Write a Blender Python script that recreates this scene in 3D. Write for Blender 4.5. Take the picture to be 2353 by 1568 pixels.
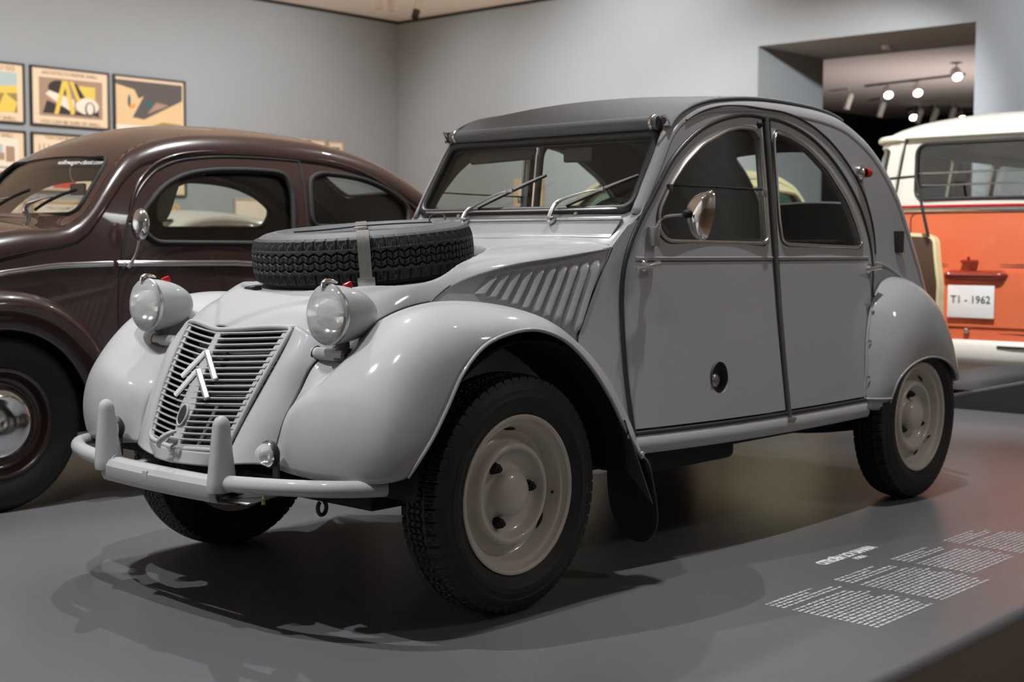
import bpy, bmesh, math, random
import numpy as np
from mathutils import Vector, Matrix
from mathutils.geometry import delaunay_2d_cdt

for o in list(bpy.data.objects): bpy.data.objects.remove(o)
scene = bpy.context.scene
COL = scene.collection
R_ = math.radians
random.seed(7)

# ------------------------------------------------------------------ camera
def add_camera():
    fpx, yaw, pitch, roll = 3117.27, R_(222.3985), R_(-3.893), R_(0.2333)
    fw = Vector((math.cos(yaw)*math.cos(pitch), math.sin(yaw)*math.cos(pitch), math.sin(pitch)))
    r = fw.cross(Vector((0, 0, 1))).normalized(); u = r.cross(fw)
    r2 = r*math.cos(roll)+u*math.sin(roll); u2 = -r*math.sin(roll)+u*math.cos(roll)
    cd = bpy.data.cameras.new('camera'); cam = bpy.data.objects.new('camera', cd); COL.objects.link(cam)
    m = Matrix((r2, u2, -fw)).transposed().to_4x4(); m.translation = Vector((2.704, 3.1337, .9953))
    cam.matrix_world = m
    cd.sensor_width = 36; cd.lens = 36*fpx/2353; cd.clip_start = .05; cd.clip_end = 100
    cd.dof.use_dof = True; cd.dof.focus_distance = 3.55; cd.dof.aperture_fstop = 4.5
    scene.camera = cam
add_camera()

# ------------------------------------------------------------------ world, lights, exposure
w = bpy.data.worlds.new('world'); scene.world = w; w.use_nodes = True
w.node_tree.nodes['Background'].inputs[0].default_value = (.75, .78, .85, 1)
w.node_tree.nodes['Background'].inputs[1].default_value = .02
scene.view_settings.view_transform = 'Standard'; scene.view_settings.look = 'None'
scene.view_settings.exposure = 0.58; scene.view_settings.gamma = 1.0
scene.view_settings.use_curve_mapping = False

def spot(loc, target, energy, angle=60, blend=.5, size=.06, color=(1, .96, .9)):  # used for track lamps and for fill spots added for brightness
    l = bpy.data.lights.new('gallery_and_fill_spot', 'SPOT'); l.energy = energy; l.spot_size = R_(angle); l.spot_blend = blend
    l.shadow_soft_size = size; l.color = color
    o = bpy.data.objects.new('gallery_and_fill_spot', l); COL.objects.link(o); o.location = loc
    d = Vector(target)-Vector(loc); o.rotation_euler = d.to_track_quat('-Z', 'Y').to_euler(); return o
def area(loc, target, energy, sx, sy, color=(1, .97, .93)):
    l = bpy.data.lights.new('gallery_area', 'AREA'); l.energy = energy; l.shape = 'RECTANGLE'; l.size = sx; l.size_y = sy; l.color = color
    o = bpy.data.objects.new('gallery_area', l); COL.objects.link(o); o.location = loc
    d = Vector(target)-Vector(loc); o.rotation_euler = d.to_track_quat('-Z', 'Y').to_euler(); return o
W1 = (.985, .99, 1); W2 = (.95, .975, 1)
# track spots over the grey car: ahead, behind and above, plus an added side fill
spot((1.75, .65, 4.5), (.62, .1, .5), 290, 48, .9, .03, W2)
spot((2.3, -.95, 4.5), (.55, .3, .6), 380, 44, .9, .03, W2)
spot((-.95, -2.1, 4.5), (.72, .15, .3), 250, 42, .45, .03, W2)
spot((-2.8, 4.4, 4.5), (-1.7, .9, .4), 90, 50, .7, .3, W1)  # soft fill added on the camera side to brighten the doors
spot((-1.5, .80, 4.5), (-1.7, 1.3, .0), 310, 60, .8, .05, W1)
spot((-4.6, -1.2, 4.5), (-2.2, .0, .8), 110, 60, .7, .06, W1)
# maroon car
spot((.3, -1.25, 4.5), (-.5, -2.3, 1.1), 330, 70, .6, .06, W1)
spot((-1.9, -1.3, 4.5), (-1.5, -2.3, 1.3), 330, 60, .6, .06, W1)
# bus, small car, coupes
spot((-3.4, .3, 4.5), (-5.9, -.5, .9), 760, 60, .7, .06, W1)
spot((-7.4, -.2, 4.5), (-7.0, -.3, 1.9), 150, 80, .7, .06, W1)
spot((-5.2, -3.9, 4.5), (-5.6, -2.6, 1.0), 280, 70, .7, .06, W1)
spot((-3.4, -7.2, 4.5), (-4.0, -6.2, 1.0), 260, 70, .7, .06, W1)
# wall washers
for x in (-3.6, -6.6, -9.6): spot((x, -9.6, 4.6), (x, -13.4, 2.2), 340, 100, 1, .15, W1)
spot((-8.8, -8.2, 4.6), (-12.6, -8.3, 3.2), 630, 80, 1, .15, W2)
spot((-9.0, -11.6, 4.6), (-12.6, -11.2, 2.4), 260, 80, 1, .15, W1)
spot((-9.4, -1.2, 4.55), (-12.6, -2.2, 2.6), 420, 90, 1, .15, (.84, .91, 1))
# down spots added out of frame; their floor bounce fills the room
for x, y, e in ((5, -5, 480), (3, -8, 480), (-1.5, -9, 600), (5, -11, 480), (-10, 3, 480), (-7.5, -5, 600)): spot((x, y, 4.55), (x, y, 0), e, 105, .8, .1, W1)
for x, y in ((-9.9, -10.5), (-9.6, -6.3), (-5.8, -10), (-2.5, -10)): spot((x, y, 4.6), (x, y, 0), 2900, 68, .8, .1, W1)  # strong spots added behind the cars, bounced off the floor to lift the ceiling
spot((-9.0, -2.0, 4.5), (-13.6, -6.6, 1.2), 1000, 50, .6, .1, W1)  # spot added to light the doorway jamb, its bounce lifting the soffit
# washers added so the unseen white walls bounce soft fill onto the car
for y in (-9, -5.5, -2): spot((4.6, y, 4.5), (7.2, y, 1.9), 330, 110, 1, .2, W1)
for x in (-9, -4, 1): spot((x, 4.9, 4.5), (x, 7.2, 1.9), 60, 110, 1, .2, W1)
# far gallery: upward spot added to brighten its ceiling, no fixture there
spot((-20, -7.0, 1.0), (-20, -8, 4.2), 420, 140, 1, .3, (1, .93, .88))

# ------------------------------------------------------------------ materials
MATS = {}
def mat(name, col, rough=.5, metal=0., coat=0., spec=.5, noise=0., nscale=40., bump=0., trans=0., emis=0., coat_r=.05):
    if name in MATS: return MATS[name]
    m = bpy.data.materials.new(name); m.use_nodes = True; nt = m.node_tree; b = nt.nodes['Principled BSDF']
    b.inputs['Base Color'].default_value = (*col, 1); b.inputs['Roughness'].default_value = rough; b.inputs['Metallic'].default_value = metal
    b.inputs['Coat Weight'].default_value = coat; b.inputs['Coat Roughness'].default_value = coat_r
    b.inputs['Specular IOR Level'].default_value = spec
    if emis:
        b.inputs['Emission Color'].default_value = (*col, 1); b.inputs['Emission Strength'].default_value = emis
    if noise or bump:
        tc = nt.nodes.new('ShaderNodeTexCoord'); nz = nt.nodes.new('ShaderNodeTexNoise'); nz.inputs['Scale'].default_value = nscale; nz.inputs['Detail'].default_value = 4
        nt.links.new(tc.outputs['Object'], nz.inputs['Vector'])
        if noise:
            mx = nt.nodes.new('ShaderNodeMix'); mx.data_type = 'RGBA'
            mx.inputs[6].default_value = (*[c*(1-noise) for c in col], 1); mx.inputs[7].default_value = (*[min(1, c*(1+noise)) for c in col], 1)
            nt.links.new(nz.outputs['Fac'], mx.inputs[0]); nt.links.new(mx.outputs[2], b.inputs['Base Color'])
        if bump:
            bp = nt.nodes.new('ShaderNodeBump'); bp.inputs['Strength'].default_value = bump; bp.inputs['Distance'].default_value = .002
            nt.links.new(nz.outputs['Fac'], bp.inputs['Height']); nt.links.new(bp.outputs['Normal'], b.inputs['Normal'])
    MATS[name] = m; return m
def glass(name, tint=(.93, .955, .945), refl=1.0):
    if name in MATS: return MATS[name]
    m = bpy.data.materials.new(name); m.use_nodes = True; nt = m.node_tree
    for n in list(nt.nodes): nt.nodes.remove(n)
    out = nt.nodes.new('ShaderNodeOutputMaterial'); mx = nt.nodes.new('ShaderNodeMixShader'); tr = nt.nodes.new('ShaderNodeBsdfTransparent'); gl = nt.nodes.new('ShaderNodeBsdfGlossy')
    lw = nt.nodes.new('ShaderNodeLayerWeight'); lw.inputs['Blend'].default_value = .5
    pw = nt.nodes.new('ShaderNodeMath'); pw.operation = 'POWER'; pw.inputs[1].default_value = 4.5; fr = nt.nodes.new('ShaderNodeMath'); fr.operation = 'MULTIPLY_ADD'; fr.inputs[1].default_value = .9; fr.inputs[2].default_value = .04
    nt.links.new(lw.outputs['Facing'], pw.inputs[0]); nt.links.new(pw.outputs[0], fr.inputs[0])
    tr.inputs[0].default_value = (*tint, 1); gl.inputs['Roughness'].default_value = .01; gl.inputs[0].default_value = (refl, refl, refl, 1)
    nt.links.new(fr.outputs[0], mx.inputs[0]); nt.links.new(tr.outputs[0], mx.inputs[1]); nt.links.new(gl.outputs[0], mx.inputs[2]); nt.links.new(mx.outputs[0], out.inputs[0])
    MATS[name] = m; return m
PAINT = mat('grey_paint', (.365, .368, .373), .55, 0, .55, .15, .02, 6, coat_r=.07)
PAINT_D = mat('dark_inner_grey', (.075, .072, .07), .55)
RUB = mat('black_rubber', (.012, .012, .012), .55)
RUBG = mat('gasket_rubber', (.03, .03, .031), .38)
TYRE = mat('tyre_rubber', (.011, .011, .011), .62, bump=.15, nscale=300)
CHROME = mat('chrome', (.82, .83, .84), .12, 1)
ALU = mat('brushed_trim', (.62, .58, .54), .28, 1)
STEEL = mat('dull_steel', (.5, .5, .5), .35, 1)
RIM = mat('rim_cream_paint', (.60, .55, .49), .3, 0, .5)
CANVAS = mat('grey_canvas', (.20, .20, .212), .8, noise=.12, nscale=400, bump=.25)
STRAP = mat('webbing_strap', (.15, .14, .128), .85, noise=.25, nscale=250, bump=.5)
BLACK = mat('matt_black', (.006, .006, .006), .7)
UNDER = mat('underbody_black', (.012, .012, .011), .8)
RED = mat('red_plastic', (.5, .01, .015), .25)
WHITE = mat('white_lens', (.85, .85, .85), .3)
GLASS = glass('window_glass')
LENS = glass('lens_glass', (.97, .99, .98))
SEAT = mat('seat_fabric', (.05, .05, .052), .9, noise=.2, nscale=120)

# ------------------------------------------------------------------ geometry helpers
def link(name, me, mt, parent=None):
    o = bpy.data.objects.new(name, me); COL.objects.link(o)
    if mt is not None:
        for m in (mt if isinstance(mt, (list, tuple)) else [mt]): me.materials.append(m)
    if parent is not None: o.parent = parent
    return o
def mesh(name, V, F, mt, parent=None, ang=38, mi=None, weld=0):
    me = bpy.data.meshes.new(name); me.from_pydata([tuple(map(float, v)) for v in V], [], F); me.update()
    if mi is not None: me.polygons.foreach_set('material_index', mi)
    if weld:
        bm = bmesh.new(); bm.from_mesh(me); bmesh.ops.remove_doubles(bm, verts=bm.verts, dist=weld); bmesh.ops.recalc_face_normals(bm, faces=bm.faces); bm.to_mesh(me); bm.free()
    me.polygons.foreach_set('use_smooth', [True]*len(me.polygons)); me.set_sharp_from_angle(angle=R_(ang))
    return link(name, me, mt, parent)
def tag(o, label, cat, group=None, kind=None):
    o['label'] = label
    if cat: o['category'] = cat
    if group: o['group'] = group
    if kind: o['kind'] = kind
    return o
def struct(o): o['kind'] = 'structure'; return o
def empty(name, loc, rz=0):
    e = bpy.data.objects.new(name, None); COL.objects.link(e); e.location = loc; e.rotation_euler = (0, 0, rz); e.empty_display_size = .2; return e
def hermite(P, tk, tq):
    P = np.asarray(P, float); n = len(P); m = np.zeros_like(P)
    if n == 2: m[:] = (P[1]-P[0])/(tk[1]-tk[0])
    else:
        d = (P[1:]-P[:-1])/(tk[1:]-tk[:-1]).reshape(-1, *([1]*(P.ndim-1)))
        h = (tk[1:]-tk[:-1]).reshape(-1, *([1]*(P.ndim-1)))
        m[1:-1] = (d[:-1]*h[1:]+d[1:]*h[:-1])/(h[1:]+h[:-1]); m[0] = 2*d[0]-m[1]; m[-1] = 2*d[-1]-m[-2]
    i = np.clip(np.searchsorted(tk, tq, side='right')-1, 0, n-2)
    sh = (-1, *([1]*(P.ndim-1))); h = (tk[i+1]-tk[i]).reshape(sh); s = ((tq-tk[i])/(tk[i+1]-tk[i])).reshape(sh)
    return (2*s**3-3*s**2+1)*P[i]+(s**3-2*s**2+s)*h*m[i]+(-2*s**3+3*s**2)*P[i+1]+(s**3-s**2)*h*m[i+1]
def chord(P):
    d = np.linalg.norm(np.diff(np.asarray(P, float), axis=0), axis=-1); return np.concatenate([[0], np.cumsum(np.maximum(d, 1e-6))])
def cr(P, n, closed=False):
    P = np.asarray(P, float)
    if closed:
        k = 3; Q = np.concatenate([P[-k:], P, P[:k+1]]); t = chord(Q); return hermite(Q, t, np.linspace(t[k], t[k+len(P)], n, endpoint=False))
    t = chord(P); return hermite(P, t, np.linspace(0, t[-1], n))
def loft_grid(rows, nu, nv):
    A = np.asarray(rows, float)
    tv = np.mean([chord(r) for r in A], axis=0); B = np.stack([hermite(r, tv, np.linspace(0, tv[-1], nv)) for r in A])
    tu = np.mean([chord(B[:, j]) for j in range(0, nv, max(1, nv//8))], axis=0)
    return hermite(B, tu, np.linspace(0, tu[-1], nu))
def grid_faces(nu, nv, off=0, flip=False, cu=False, cv=False):
    F = []
    for i in range(nu if cu else nu-1):
        for j in range(nv if cv else nv-1):
            a = off+i*nv+j; b = off+i*nv+(j+1) % nv; c = off+((i+1) % nu)*nv+(j+1) % nv; d = off+((i+1) % nu)*nv+j
            F.append((a, d, c, b) if flip else (a, b, c, d))
    return F
def thicken(o, t, off=-1):
    m = o.modifiers.new('thickness', 'SOLIDIFY'); m.thickness = t; m.offset = off; m.use_even_offset = False; return o
def loft(name, rows, nu, nv, mt, parent=None, flip=False, mirror=False, thick=0, weld=1e-4, ang=60, post=None):
    G = loft_grid(rows, nu, nv)
    if post is not None: G = post(G)
    V = G.reshape(-1, 3); F = grid_faces(nu, nv, 0, flip)
    if mirror:
        F = F+grid_faces(nu, nv, len(V), not flip); V = np.concatenate([V, V*[1, -1, 1]])
    o = mesh(name, V, F, mt, parent, ang, weld=weld)
    if thick: thicken(o, thick)
    return o
def tube(name, path, r, mt, parent=None, n=10, closed=False, caps=True, sub=0, flat=None, up=None):
    P = np.asarray(path, float)
    if sub: P = cr(P, sub, closed)
    m = len(P); rr = np.full(m, r) if np.isscalar(r) else np.interp(np.linspace(0, 1, m), np.linspace(0, 1, len(r)), r)
    T = np.roll(P, -1, 0)-np.roll(P, 1, 0) if closed else np.gradient(P, axis=0)
    T /= np.linalg.norm(T, axis=1)[:, None]+1e-12
    a = np.array([0, 0, 1.]) if up is None else np.asarray(up, float)
    if up is None and abs(T[0] @ a) > .9: a = np.array([1., 0, 0])
    N = np.zeros_like(P); nprev = a-T[0]*(a @ T[0]); nprev /= np.linalg.norm(nprev)
    for i in range(m):
        if up is not None: nprev = a
        nprev = nprev-T[i]*(nprev @ T[i]); nprev /= np.linalg.norm(nprev)+1e-12; N[i] = nprev
    B = np.cross(T, N); th = np.linspace(0, 2*np.pi, n, endpoint=False); fl = 1 if flat is None else flat
    V = (P[:, None]+rr[:, None, None]*(np.cos(th)[None, :, None]*N[:, None]+fl*np.sin(th)[None, :, None]*B[:, None])).reshape(-1, 3)
    F = grid_faces(m, n, 0, False, closed, True)
    if caps and not closed: F += [tuple(range(n-1, -1, -1)), tuple(range((m-1)*n, m*n))]
    return mesh(name, V, F, mt, parent, 50)
def lathe(name, prof, n, mt, parent=None, M=None, ang=35, post=None):
    # profile (r, h) about local +Y, turned by M
    V = []; th = np.linspace(0, 2*np.pi, n, endpoint=False)
    for r, h in prof: V += [(r*math.cos(t), h, r*math.sin(t)) for t in th]
    F = grid_faces(len(prof), n, 0, False, False, True)
    V = np.array(V)
    if M is not None:
        A = np.array(M); V = V @ A[:3, :3].T+A[:3, 3]
    return mesh(name, V, F, mt, parent, ang, weld=1e-6)
def axisM(p, d):
    return Matrix.Translation(p) @ Vector((0, 1, 0)).rotation_difference(Vector(d).normalized()).to_matrix().to_4x4()
def box(name, c, s, mt, parent=None, bev=.004, rot=None, seg=2, ang=40):
    bm = bmesh.new(); bmesh.ops.create_cube(bm, size=1)
    bmesh.ops.scale(bm, vec=s, verts=bm.verts)
    if bev: bmesh.ops.bevel(bm, geom=bm.edges[:], offset=min(bev, min(s)*.49), segments=seg, affect='EDGES', profile=.6)
    M = Matrix.Translation(c)
    if rot is not None: M = M @ (rot if isinstance(rot, Matrix) else Matrix.Rotation(rot[1], 4, rot[0]))
    bmesh.ops.transform(bm, matrix=M, verts=bm.verts)
    me = bpy.data.meshes.new(name); bm.to_mesh(me); bm.free()
    me.polygons.foreach_set('use_smooth', [True]*len(me.polygons)); me.set_sharp_from_angle(angle=R_(ang))
    return link(name, me, mt, parent)
def inside(P, poly):
    P = np.asarray(P, float); poly = np.asarray(poly, float); x, y = P[:, 0], P[:, 1]; c = np.zeros(len(P), bool); j = len(poly)-1
    for i in range(len(poly)):
        xi, yi = poly[i]; xj, yj = poly[j]
        if yi != yj: c ^= ((yi > y) != (yj > y)) & (x < (xj-xi)*(y-yi)/(yj-yi)+xi)
        j = i
    return c
def segdist(P, poly):
    P = np.asarray(P, float); poly = np.asarray(poly, float); d = np.full(len(P), 9.)
    for i in range(len(poly)):
        a, b = poly[i], poly[(i+1) % len(poly)]; ab = b-a; t = np.clip(((P-a) @ ab)/(ab @ ab+1e-12), 0, 1)
        d = np.minimum(d, np.linalg.norm(P-a-t[:, None]*ab, axis=1))
    return d
def panel(name, poly, holes, surf, mt, parent=None, thick=.02, g=.04, flip=False, mt2=None, dirn=None, ang=45):
    # flat outline with holes, laid on surf(u,v)->xyz array, given real thickness
    def dens(P):
        P = np.asarray(P, float); out = []
        for i in range(len(P)):
            a, b = P[i], P[(i+1) % len(P)]; k = max(1, int(np.linalg.norm(b-a)/g)); out += [a+(b-a)*j/k for j in range(k)]
        return np.array(out)
    poly = dens(poly); holes = [dens(h) for h in holes]
    pts = [*poly]; ed = [(i, (i+1) % len(poly)) for i in range(len(poly))]
    for h in holes:
        k = len(pts); pts += [*h]; ed += [(k+i, k+(i+1) % len(h)) for i in range(len(h))]
    lo, hi = poly.min(0), poly.max(0)
    gx, gy = np.meshgrid(np.arange(lo[0]+g/2, hi[0], g), np.arange(lo[1]+g/2, hi[1], g)); Q = np.stack([gx.ravel(), gy.ravel()], 1)
    if len(Q):
        k = inside(Q, poly) & (segdist(Q, poly) > g*.4)
        for h in holes: k &= ~inside(Q, h) & (segdist(Q, h) > g*.4)
        pts += [*Q[k]]
    vs, es, fs, *_ = delaunay_2d_cdt([Vector(p) for p in pts], ed, [], 0, 1e-7)
    vs = np.array([tuple(v) for v in vs]); fs = np.array([list(f) for f in fs if len(f) == 3]); ce = vs[fs].mean(1)
    k = inside(ce, poly)
    for h in holes: k &= ~inside(ce, h)
    fs = fs[k]
    S = surf(vs[:, 0], vs[:, 1]); e = 1e-3
    du = surf(vs[:, 0]+e, vs[:, 1])-S; dv = surf(vs[:, 0], vs[:, 1]+e)-S; N = np.cross(du, dv); N /= np.linalg.norm(N, axis=1)[:, None]+1e-15
    if flip: N = -N
    else: pass
    a = vs[fs[:, 1]]-vs[fs[:, 0]]; b = vs[fs[:, 2]]-vs[fs[:, 0]]; cw = (a[:, 0]*b[:, 1]-a[:, 1]*b[:, 0]) < 0
    fs[cw] = fs[cw][:, ::-1]
    if flip: fs = fs[:, ::-1]
    n = len(vs); back = S-(N if dirn is None else np.asarray(dirn))*thick
    F = [tuple(map(int, f)) for f in fs]; mi = [0]*len(F)
    cnt = {}
    for f in F:
        for i in range(3):
            a_, b_ = f[i], f[(i+1) % 3]; key = (min(a_, b_), max(a_, b_))
            cnt[key] = None if key in cnt else (a_, b_)
    F2 = [tuple(x+n for x in f[::-1]) for f in F]; mi += [1 if mt2 is not None else 0]*len(F2)
    F3 = [(v[1], v[0], v[0]+n, v[1]+n) for v in cnt.values() if v]; mi += [0]*len(F3)
    return mesh(name, np.concatenate([S, back]), F+F2+F3, [mt, mt2] if mt2 is not None else mt, parent, ang, mi)
def rrect(x0, x1, y0, y1, r, n=5):
    P = []
    for cx, cy, a in ((x1-r, y1-r, 0), (x0+r, y1-r, 90), (x0+r, y0+r, 180), (x1-r, y0+r, 270)):
        P += [(cx+r*math.cos(R_(a+90*i/n)), cy+r*math.sin(R_(a+90*i/n))) for i in range(n+1)]
    return P
def roundpoly(P, r, n=4):
    P = np.asarray(P, float); out = []; m = len(P); rs = [r]*m if np.isscalar(r) else r
    for i in range(m):
        a, b, c = P[i-1], P[i], P[(i+1) % m]; u = a-b; v = c-b; lu, lv = np.linalg.norm(u), np.linalg.norm(v); q = min(rs[i], lu*.45, lv*.45)
        p0 = b+u/lu*q; p1 = b+v/lv*q
        for k in range(n+1):
            t = k/n; out.append((1-t)**2*p0+2*t*(1-t)*b+t*t*p1)
    return np.array(out)
def textmesh(name, s, size, mt, parent, M, ext=.0005, align='LEFT', shear=0, bold=0, space=1.0):
    cu = bpy.data.curves.new(name, 'FONT'); cu.body = s; cu.size = size; cu.extrude = ext; cu.align_x = align; cu.shear = shear; cu.offset = bold; cu.space_character = space; cu.resolution_u = 3
    t = bpy.data.objects.new(name, cu); COL.objects.link(t); bpy.context.view_layer.update()
    me = bpy.data.meshes.new_from_object(t.evaluated_get(bpy.context.evaluated_depsgraph_get())); bpy.data.objects.remove(t)
    me.transform(M); me.materials.clear(); me.name = name
    return link(name, me, mt, parent)
def frameM(o, x, y):
    x = Vector(x).normalized(); y = Vector(y).normalized(); z = x.cross(y); m = Matrix((x, y, z)).transposed().to_4x4(); m.translation = Vector(o); return m
def copy_tree(o, parent=None):
    c = o.copy(); COL.objects.link(c); c.parent = parent
    for ch in list(o.children): copy_tree(ch, c)
    return c

class Shell:
    # car body from its side outline: flat-ish sides y=Y(x,z), rounded shoulder of radius R, swept top
    def __init__(s, prof, R, Y, crown=.0, n=200, side=1):
        s.P = cr(prof, n); t = chord(prof); s.T = np.linspace(0, 1, n)
        s.R = np.interp(s.T, t/t[-1], R) if not np.isscalar(R) else np.full(n, R)
        s.C = np.interp(s.T, t/t[-1], crown) if not np.isscalar(crown) else np.full(n, crown)
        d = np.gradient(s.P, axis=0); d /= np.linalg.norm(d, axis=1)[:, None]; s.N = np.stack([-d[:, 1], d[:, 0]], 1)*side  # inward
        s.Y = Y
    def at(s, A, t): return np.stack([np.interp(t, s.T, A[:, k]) for k in range(A.shape[1])], -1)
    def tn(s, x, z): return float(s.T[np.argmin((s.P[:, 0]-x)**2+(s.P[:, 1]-z)**2)])
    def inner(s, t0, t1, n=40, extra=0):
        t = np.linspace(t0, t1, n); R = np.interp(t, s.T, s.R)+extra
        return s.at(s.P, t)+s.at(s.N, t)*R[:, None]
    def edgeY(s, t):
        p = s.at(s.P, t)+s.at(s.N, t)*np.interp(t, s.T, s.R)[..., None]; return s.Y(p[..., 0], p[..., 1])
    def side(s, sg, off=0.):
        def f(u, v): return np.stack([u, sg*(s.Y(u, v)+off), v], 1)
        return f
    def top(s, off=0.):
        def f(t, v):
            t = np.clip(t, 0, 1); p = s.at(s.P, t); n = s.at(s.N, t); R = np.interp(t, s.T, s.R); c = np.interp(t, s.T, s.C)*(1-v*v)+off
            q = p-n*c[:, None]; return np.stack([q[:, 0], v*(s.edgeY(t)-R), q[:, 1]], 1)
        return f
    def shoulder(s, name, t0, t1, sg, mt, parent, n=60, m=9, thick=.012, a0=0., a1=90.):
        t = np.linspace(t0, t1, n); p = s.at(s.P, t); nn = s.at(s.N, t); R = np.interp(t, s.T, s.R); y = s.edgeY(t); V = []
        for i in range(n):
            for a in np.radians(np.linspace(a0, a1, m)):
                q = p[i]+nn[i]*R[i]*(1-math.cos(a)); V.append((q[0], sg*(y[i]-R[i]+R[i]*math.sin(a)), q[1]))
        o = mesh(name, V, grid_faces(n, m, 0, sg < 0), mt, parent, 60); 
        if thick: thicken(o, thick)
        return o
# ------------------------------------------------------------------ tyres and wheels
def tread_mesh(Rt=.33, W=.064, NP=60, st=14, nv=46):
    nu = NP*st; u = np.arange(nu)/st; v = np.linspace(-1, 1, nv); p = (u % 1.)[:, None]; vv = v[None, :]*W
    zig = .0045*(4*np.abs(p-.5)-1)
    d = np.zeros((nu, nv))
    for v0 in (-.021, 0., .021):
        d = np.maximum(d, .0085*np.clip(1.6-np.abs(vv-v0-zig)/.0019, 0, 1))
    rib = (np.abs(vv-zig) < .021)
    for q in (.02, .52): d = np.maximum(d, np.where(rib, .005*np.clip(1.7-np.abs(p-q)/.05, 0, 1), 0))
    sh = np.abs(vv) > .034
    d = np.maximum(d, np.where(sh, .0075*np.clip(1.8-np.abs(p-.06)/.055, 0, 1), 0))
    for q in (.3, .45, .66, .82):
        d = np.maximum(d, np.where(sh & (np.abs(vv) < .056), .003*np.clip(1.5-np.abs(p-q-.9*(np.abs(vv)-.045)*(1 if q < .5 else -1)*4)/.035, 0, 1), 0))
    r = Rt-.012*(np.abs(v)[None, :]**3)-d; r[:, 0] = r[:, -1] = Rt-.026
    vy = vv.repeat(nu, 0).copy(); vy[:, 0] *= 1.045; vy[:, -1] *= 1.045
    th = 2*np.pi*u/NP
    V = np.stack([r*np.cos(th)[:, None], vy, r*np.sin(th)[:, None]], -1).reshape(-1, 3)
    me = bpy.data.meshes.new('tread'); me.from_pydata(V.tolist(), [], grid_faces(nu, nv, 0, False, True)); me.update()
    me.polygons.foreach_set('use_smooth', [True]*len(me.polygons)); me.set_sharp_from_angle(angle=R_(30)); me.materials.append(TYRE); return me
TREAD = tread_mesh()
def sidewall_prof(sg, Rt=.33, rb=.2135, W=.064):
    q = [(Rt-.024, W*1.03), (Rt-.034, W*1.12), (Rt-.045, W*1.19), (Rt-.047, W*1.17), (Rt-.06, W*1.21), (Rt-.062, W*1.24), (Rt-.078, W*1.24), (Rt-.08, W*1.215), (.245, W*1.17), (.232, W*1.08), (.222, W*.98), (rb, W*.9), (rb-.008, W*.6)]
    return [(r, sg*h) for r, h in (q if sg > 0 else q[::-1])]
def wheel(parent, name, x, y, sg, spin=0.):
    wl = empty(name, (x, y, .33)); wl.parent = parent
    if sg < 0: wl.rotation_euler = (0, 0, math.pi)
    t = bpy.data.objects.new('tread', TREAD); COL.objects.link(t); t.parent = wl
    for s in (1, -1): lathe('sidewall', sidewall_prof(s), 96, TYRE, wl)
    lathe('rim', [(.2165, .052), (.2185, .060), (.2185, .066), (.213, .068), (.206, .064), (.203, .055), (.199, .050), (.190, .049), (.186, .044), (.182, .020), (.176, .012), (.176, -.05), (.2135, -.06)], 96, RIM, wl)
    disc = [(.177, .010), (.168, .004), (.150, .010), (.143, .022), (.139, .038), (.132, .046), (.124, .045), (.118, .036), (.108, .022), (.092, .014), (.078, .013), (.070, .016), (.0665, .022), (.064, .034), (.058, .046), (.046, .055), (.03, .061), (.012, .064), (.0005, .0645)]
    lathe('wheel_disc', cr(disc, 60), 96, RIM, wl)
    for k in range(3):
        a = R_(55+120*k+spin)
        c = Vector((.088*math.cos(a), .013, .088*math.sin(a)))
        n_ = lathe('lug_nut', [(.0005, .03), (.007, .03), (.009, .024), (.0135, .021), (.0155, .008), (.019, .002), (.019, -.002)], 6, BLACK, wl, Matrix.Translation(c))
        a2 = R_(95+120*k+spin); P = []
        for f in np.linspace(-.14, .14, 7): P.append((.1745*math.cos(a2+f), .0135, .1745*math.sin(a2+f)))
        tube('rim_slot_shade', P, [.001, .0045, .0045, .001], BLACK, wl, n=8)  # black tube painted in for the dark of an opening in the disc
    a = R_(186+spin); c = np.array((.178*math.cos(a), .03, .178*math.sin(a))); e = np.array((.155*math.cos(a), .048, .155*math.sin(a)))
    tube('valve_stem', [c, (c*.4+e*.6), e], [.004, .004, .0032], BLACK, wl, n=8)
    return wl
def tyre_lettering(wl, s, r0, a_mid, size, y):
    # raised letters set one by one around the sidewall
    step = size*.78/r0; a = a_mid-step*(len(s)-1)/2; lt = empty('sidewall_lettering', (0, 0, 0))
    bpy.data.objects.remove(lt); parts = []
    for ch in s:
        if ch != ' ':
            rad = Vector((math.cos(a), 0, math.sin(a))); tan = Vector((-math.sin(a), 0, math.cos(a)))
            parts.append((ch, frameM(rad*r0+Vector((0, y, 0))-tan*size*.3, tan, rad)))
        a += step
    V = []; F = []
    for ch, M in parts:
        o = textmesh('t', ch, size, None, None, M, .0006); me = o.data; k = len(V)
        V += [tuple(v.co) for v in me.vertices]; F += [tuple(i+k for i in p.vertices) for p in me.polygons]; bpy.data.objects.remove(o); bpy.data.meshes.remove(me)
    mesh('sidewall_lettering', V, F, mat('raised_rubber', (.05, .05, .05), .4), wl)

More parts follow.
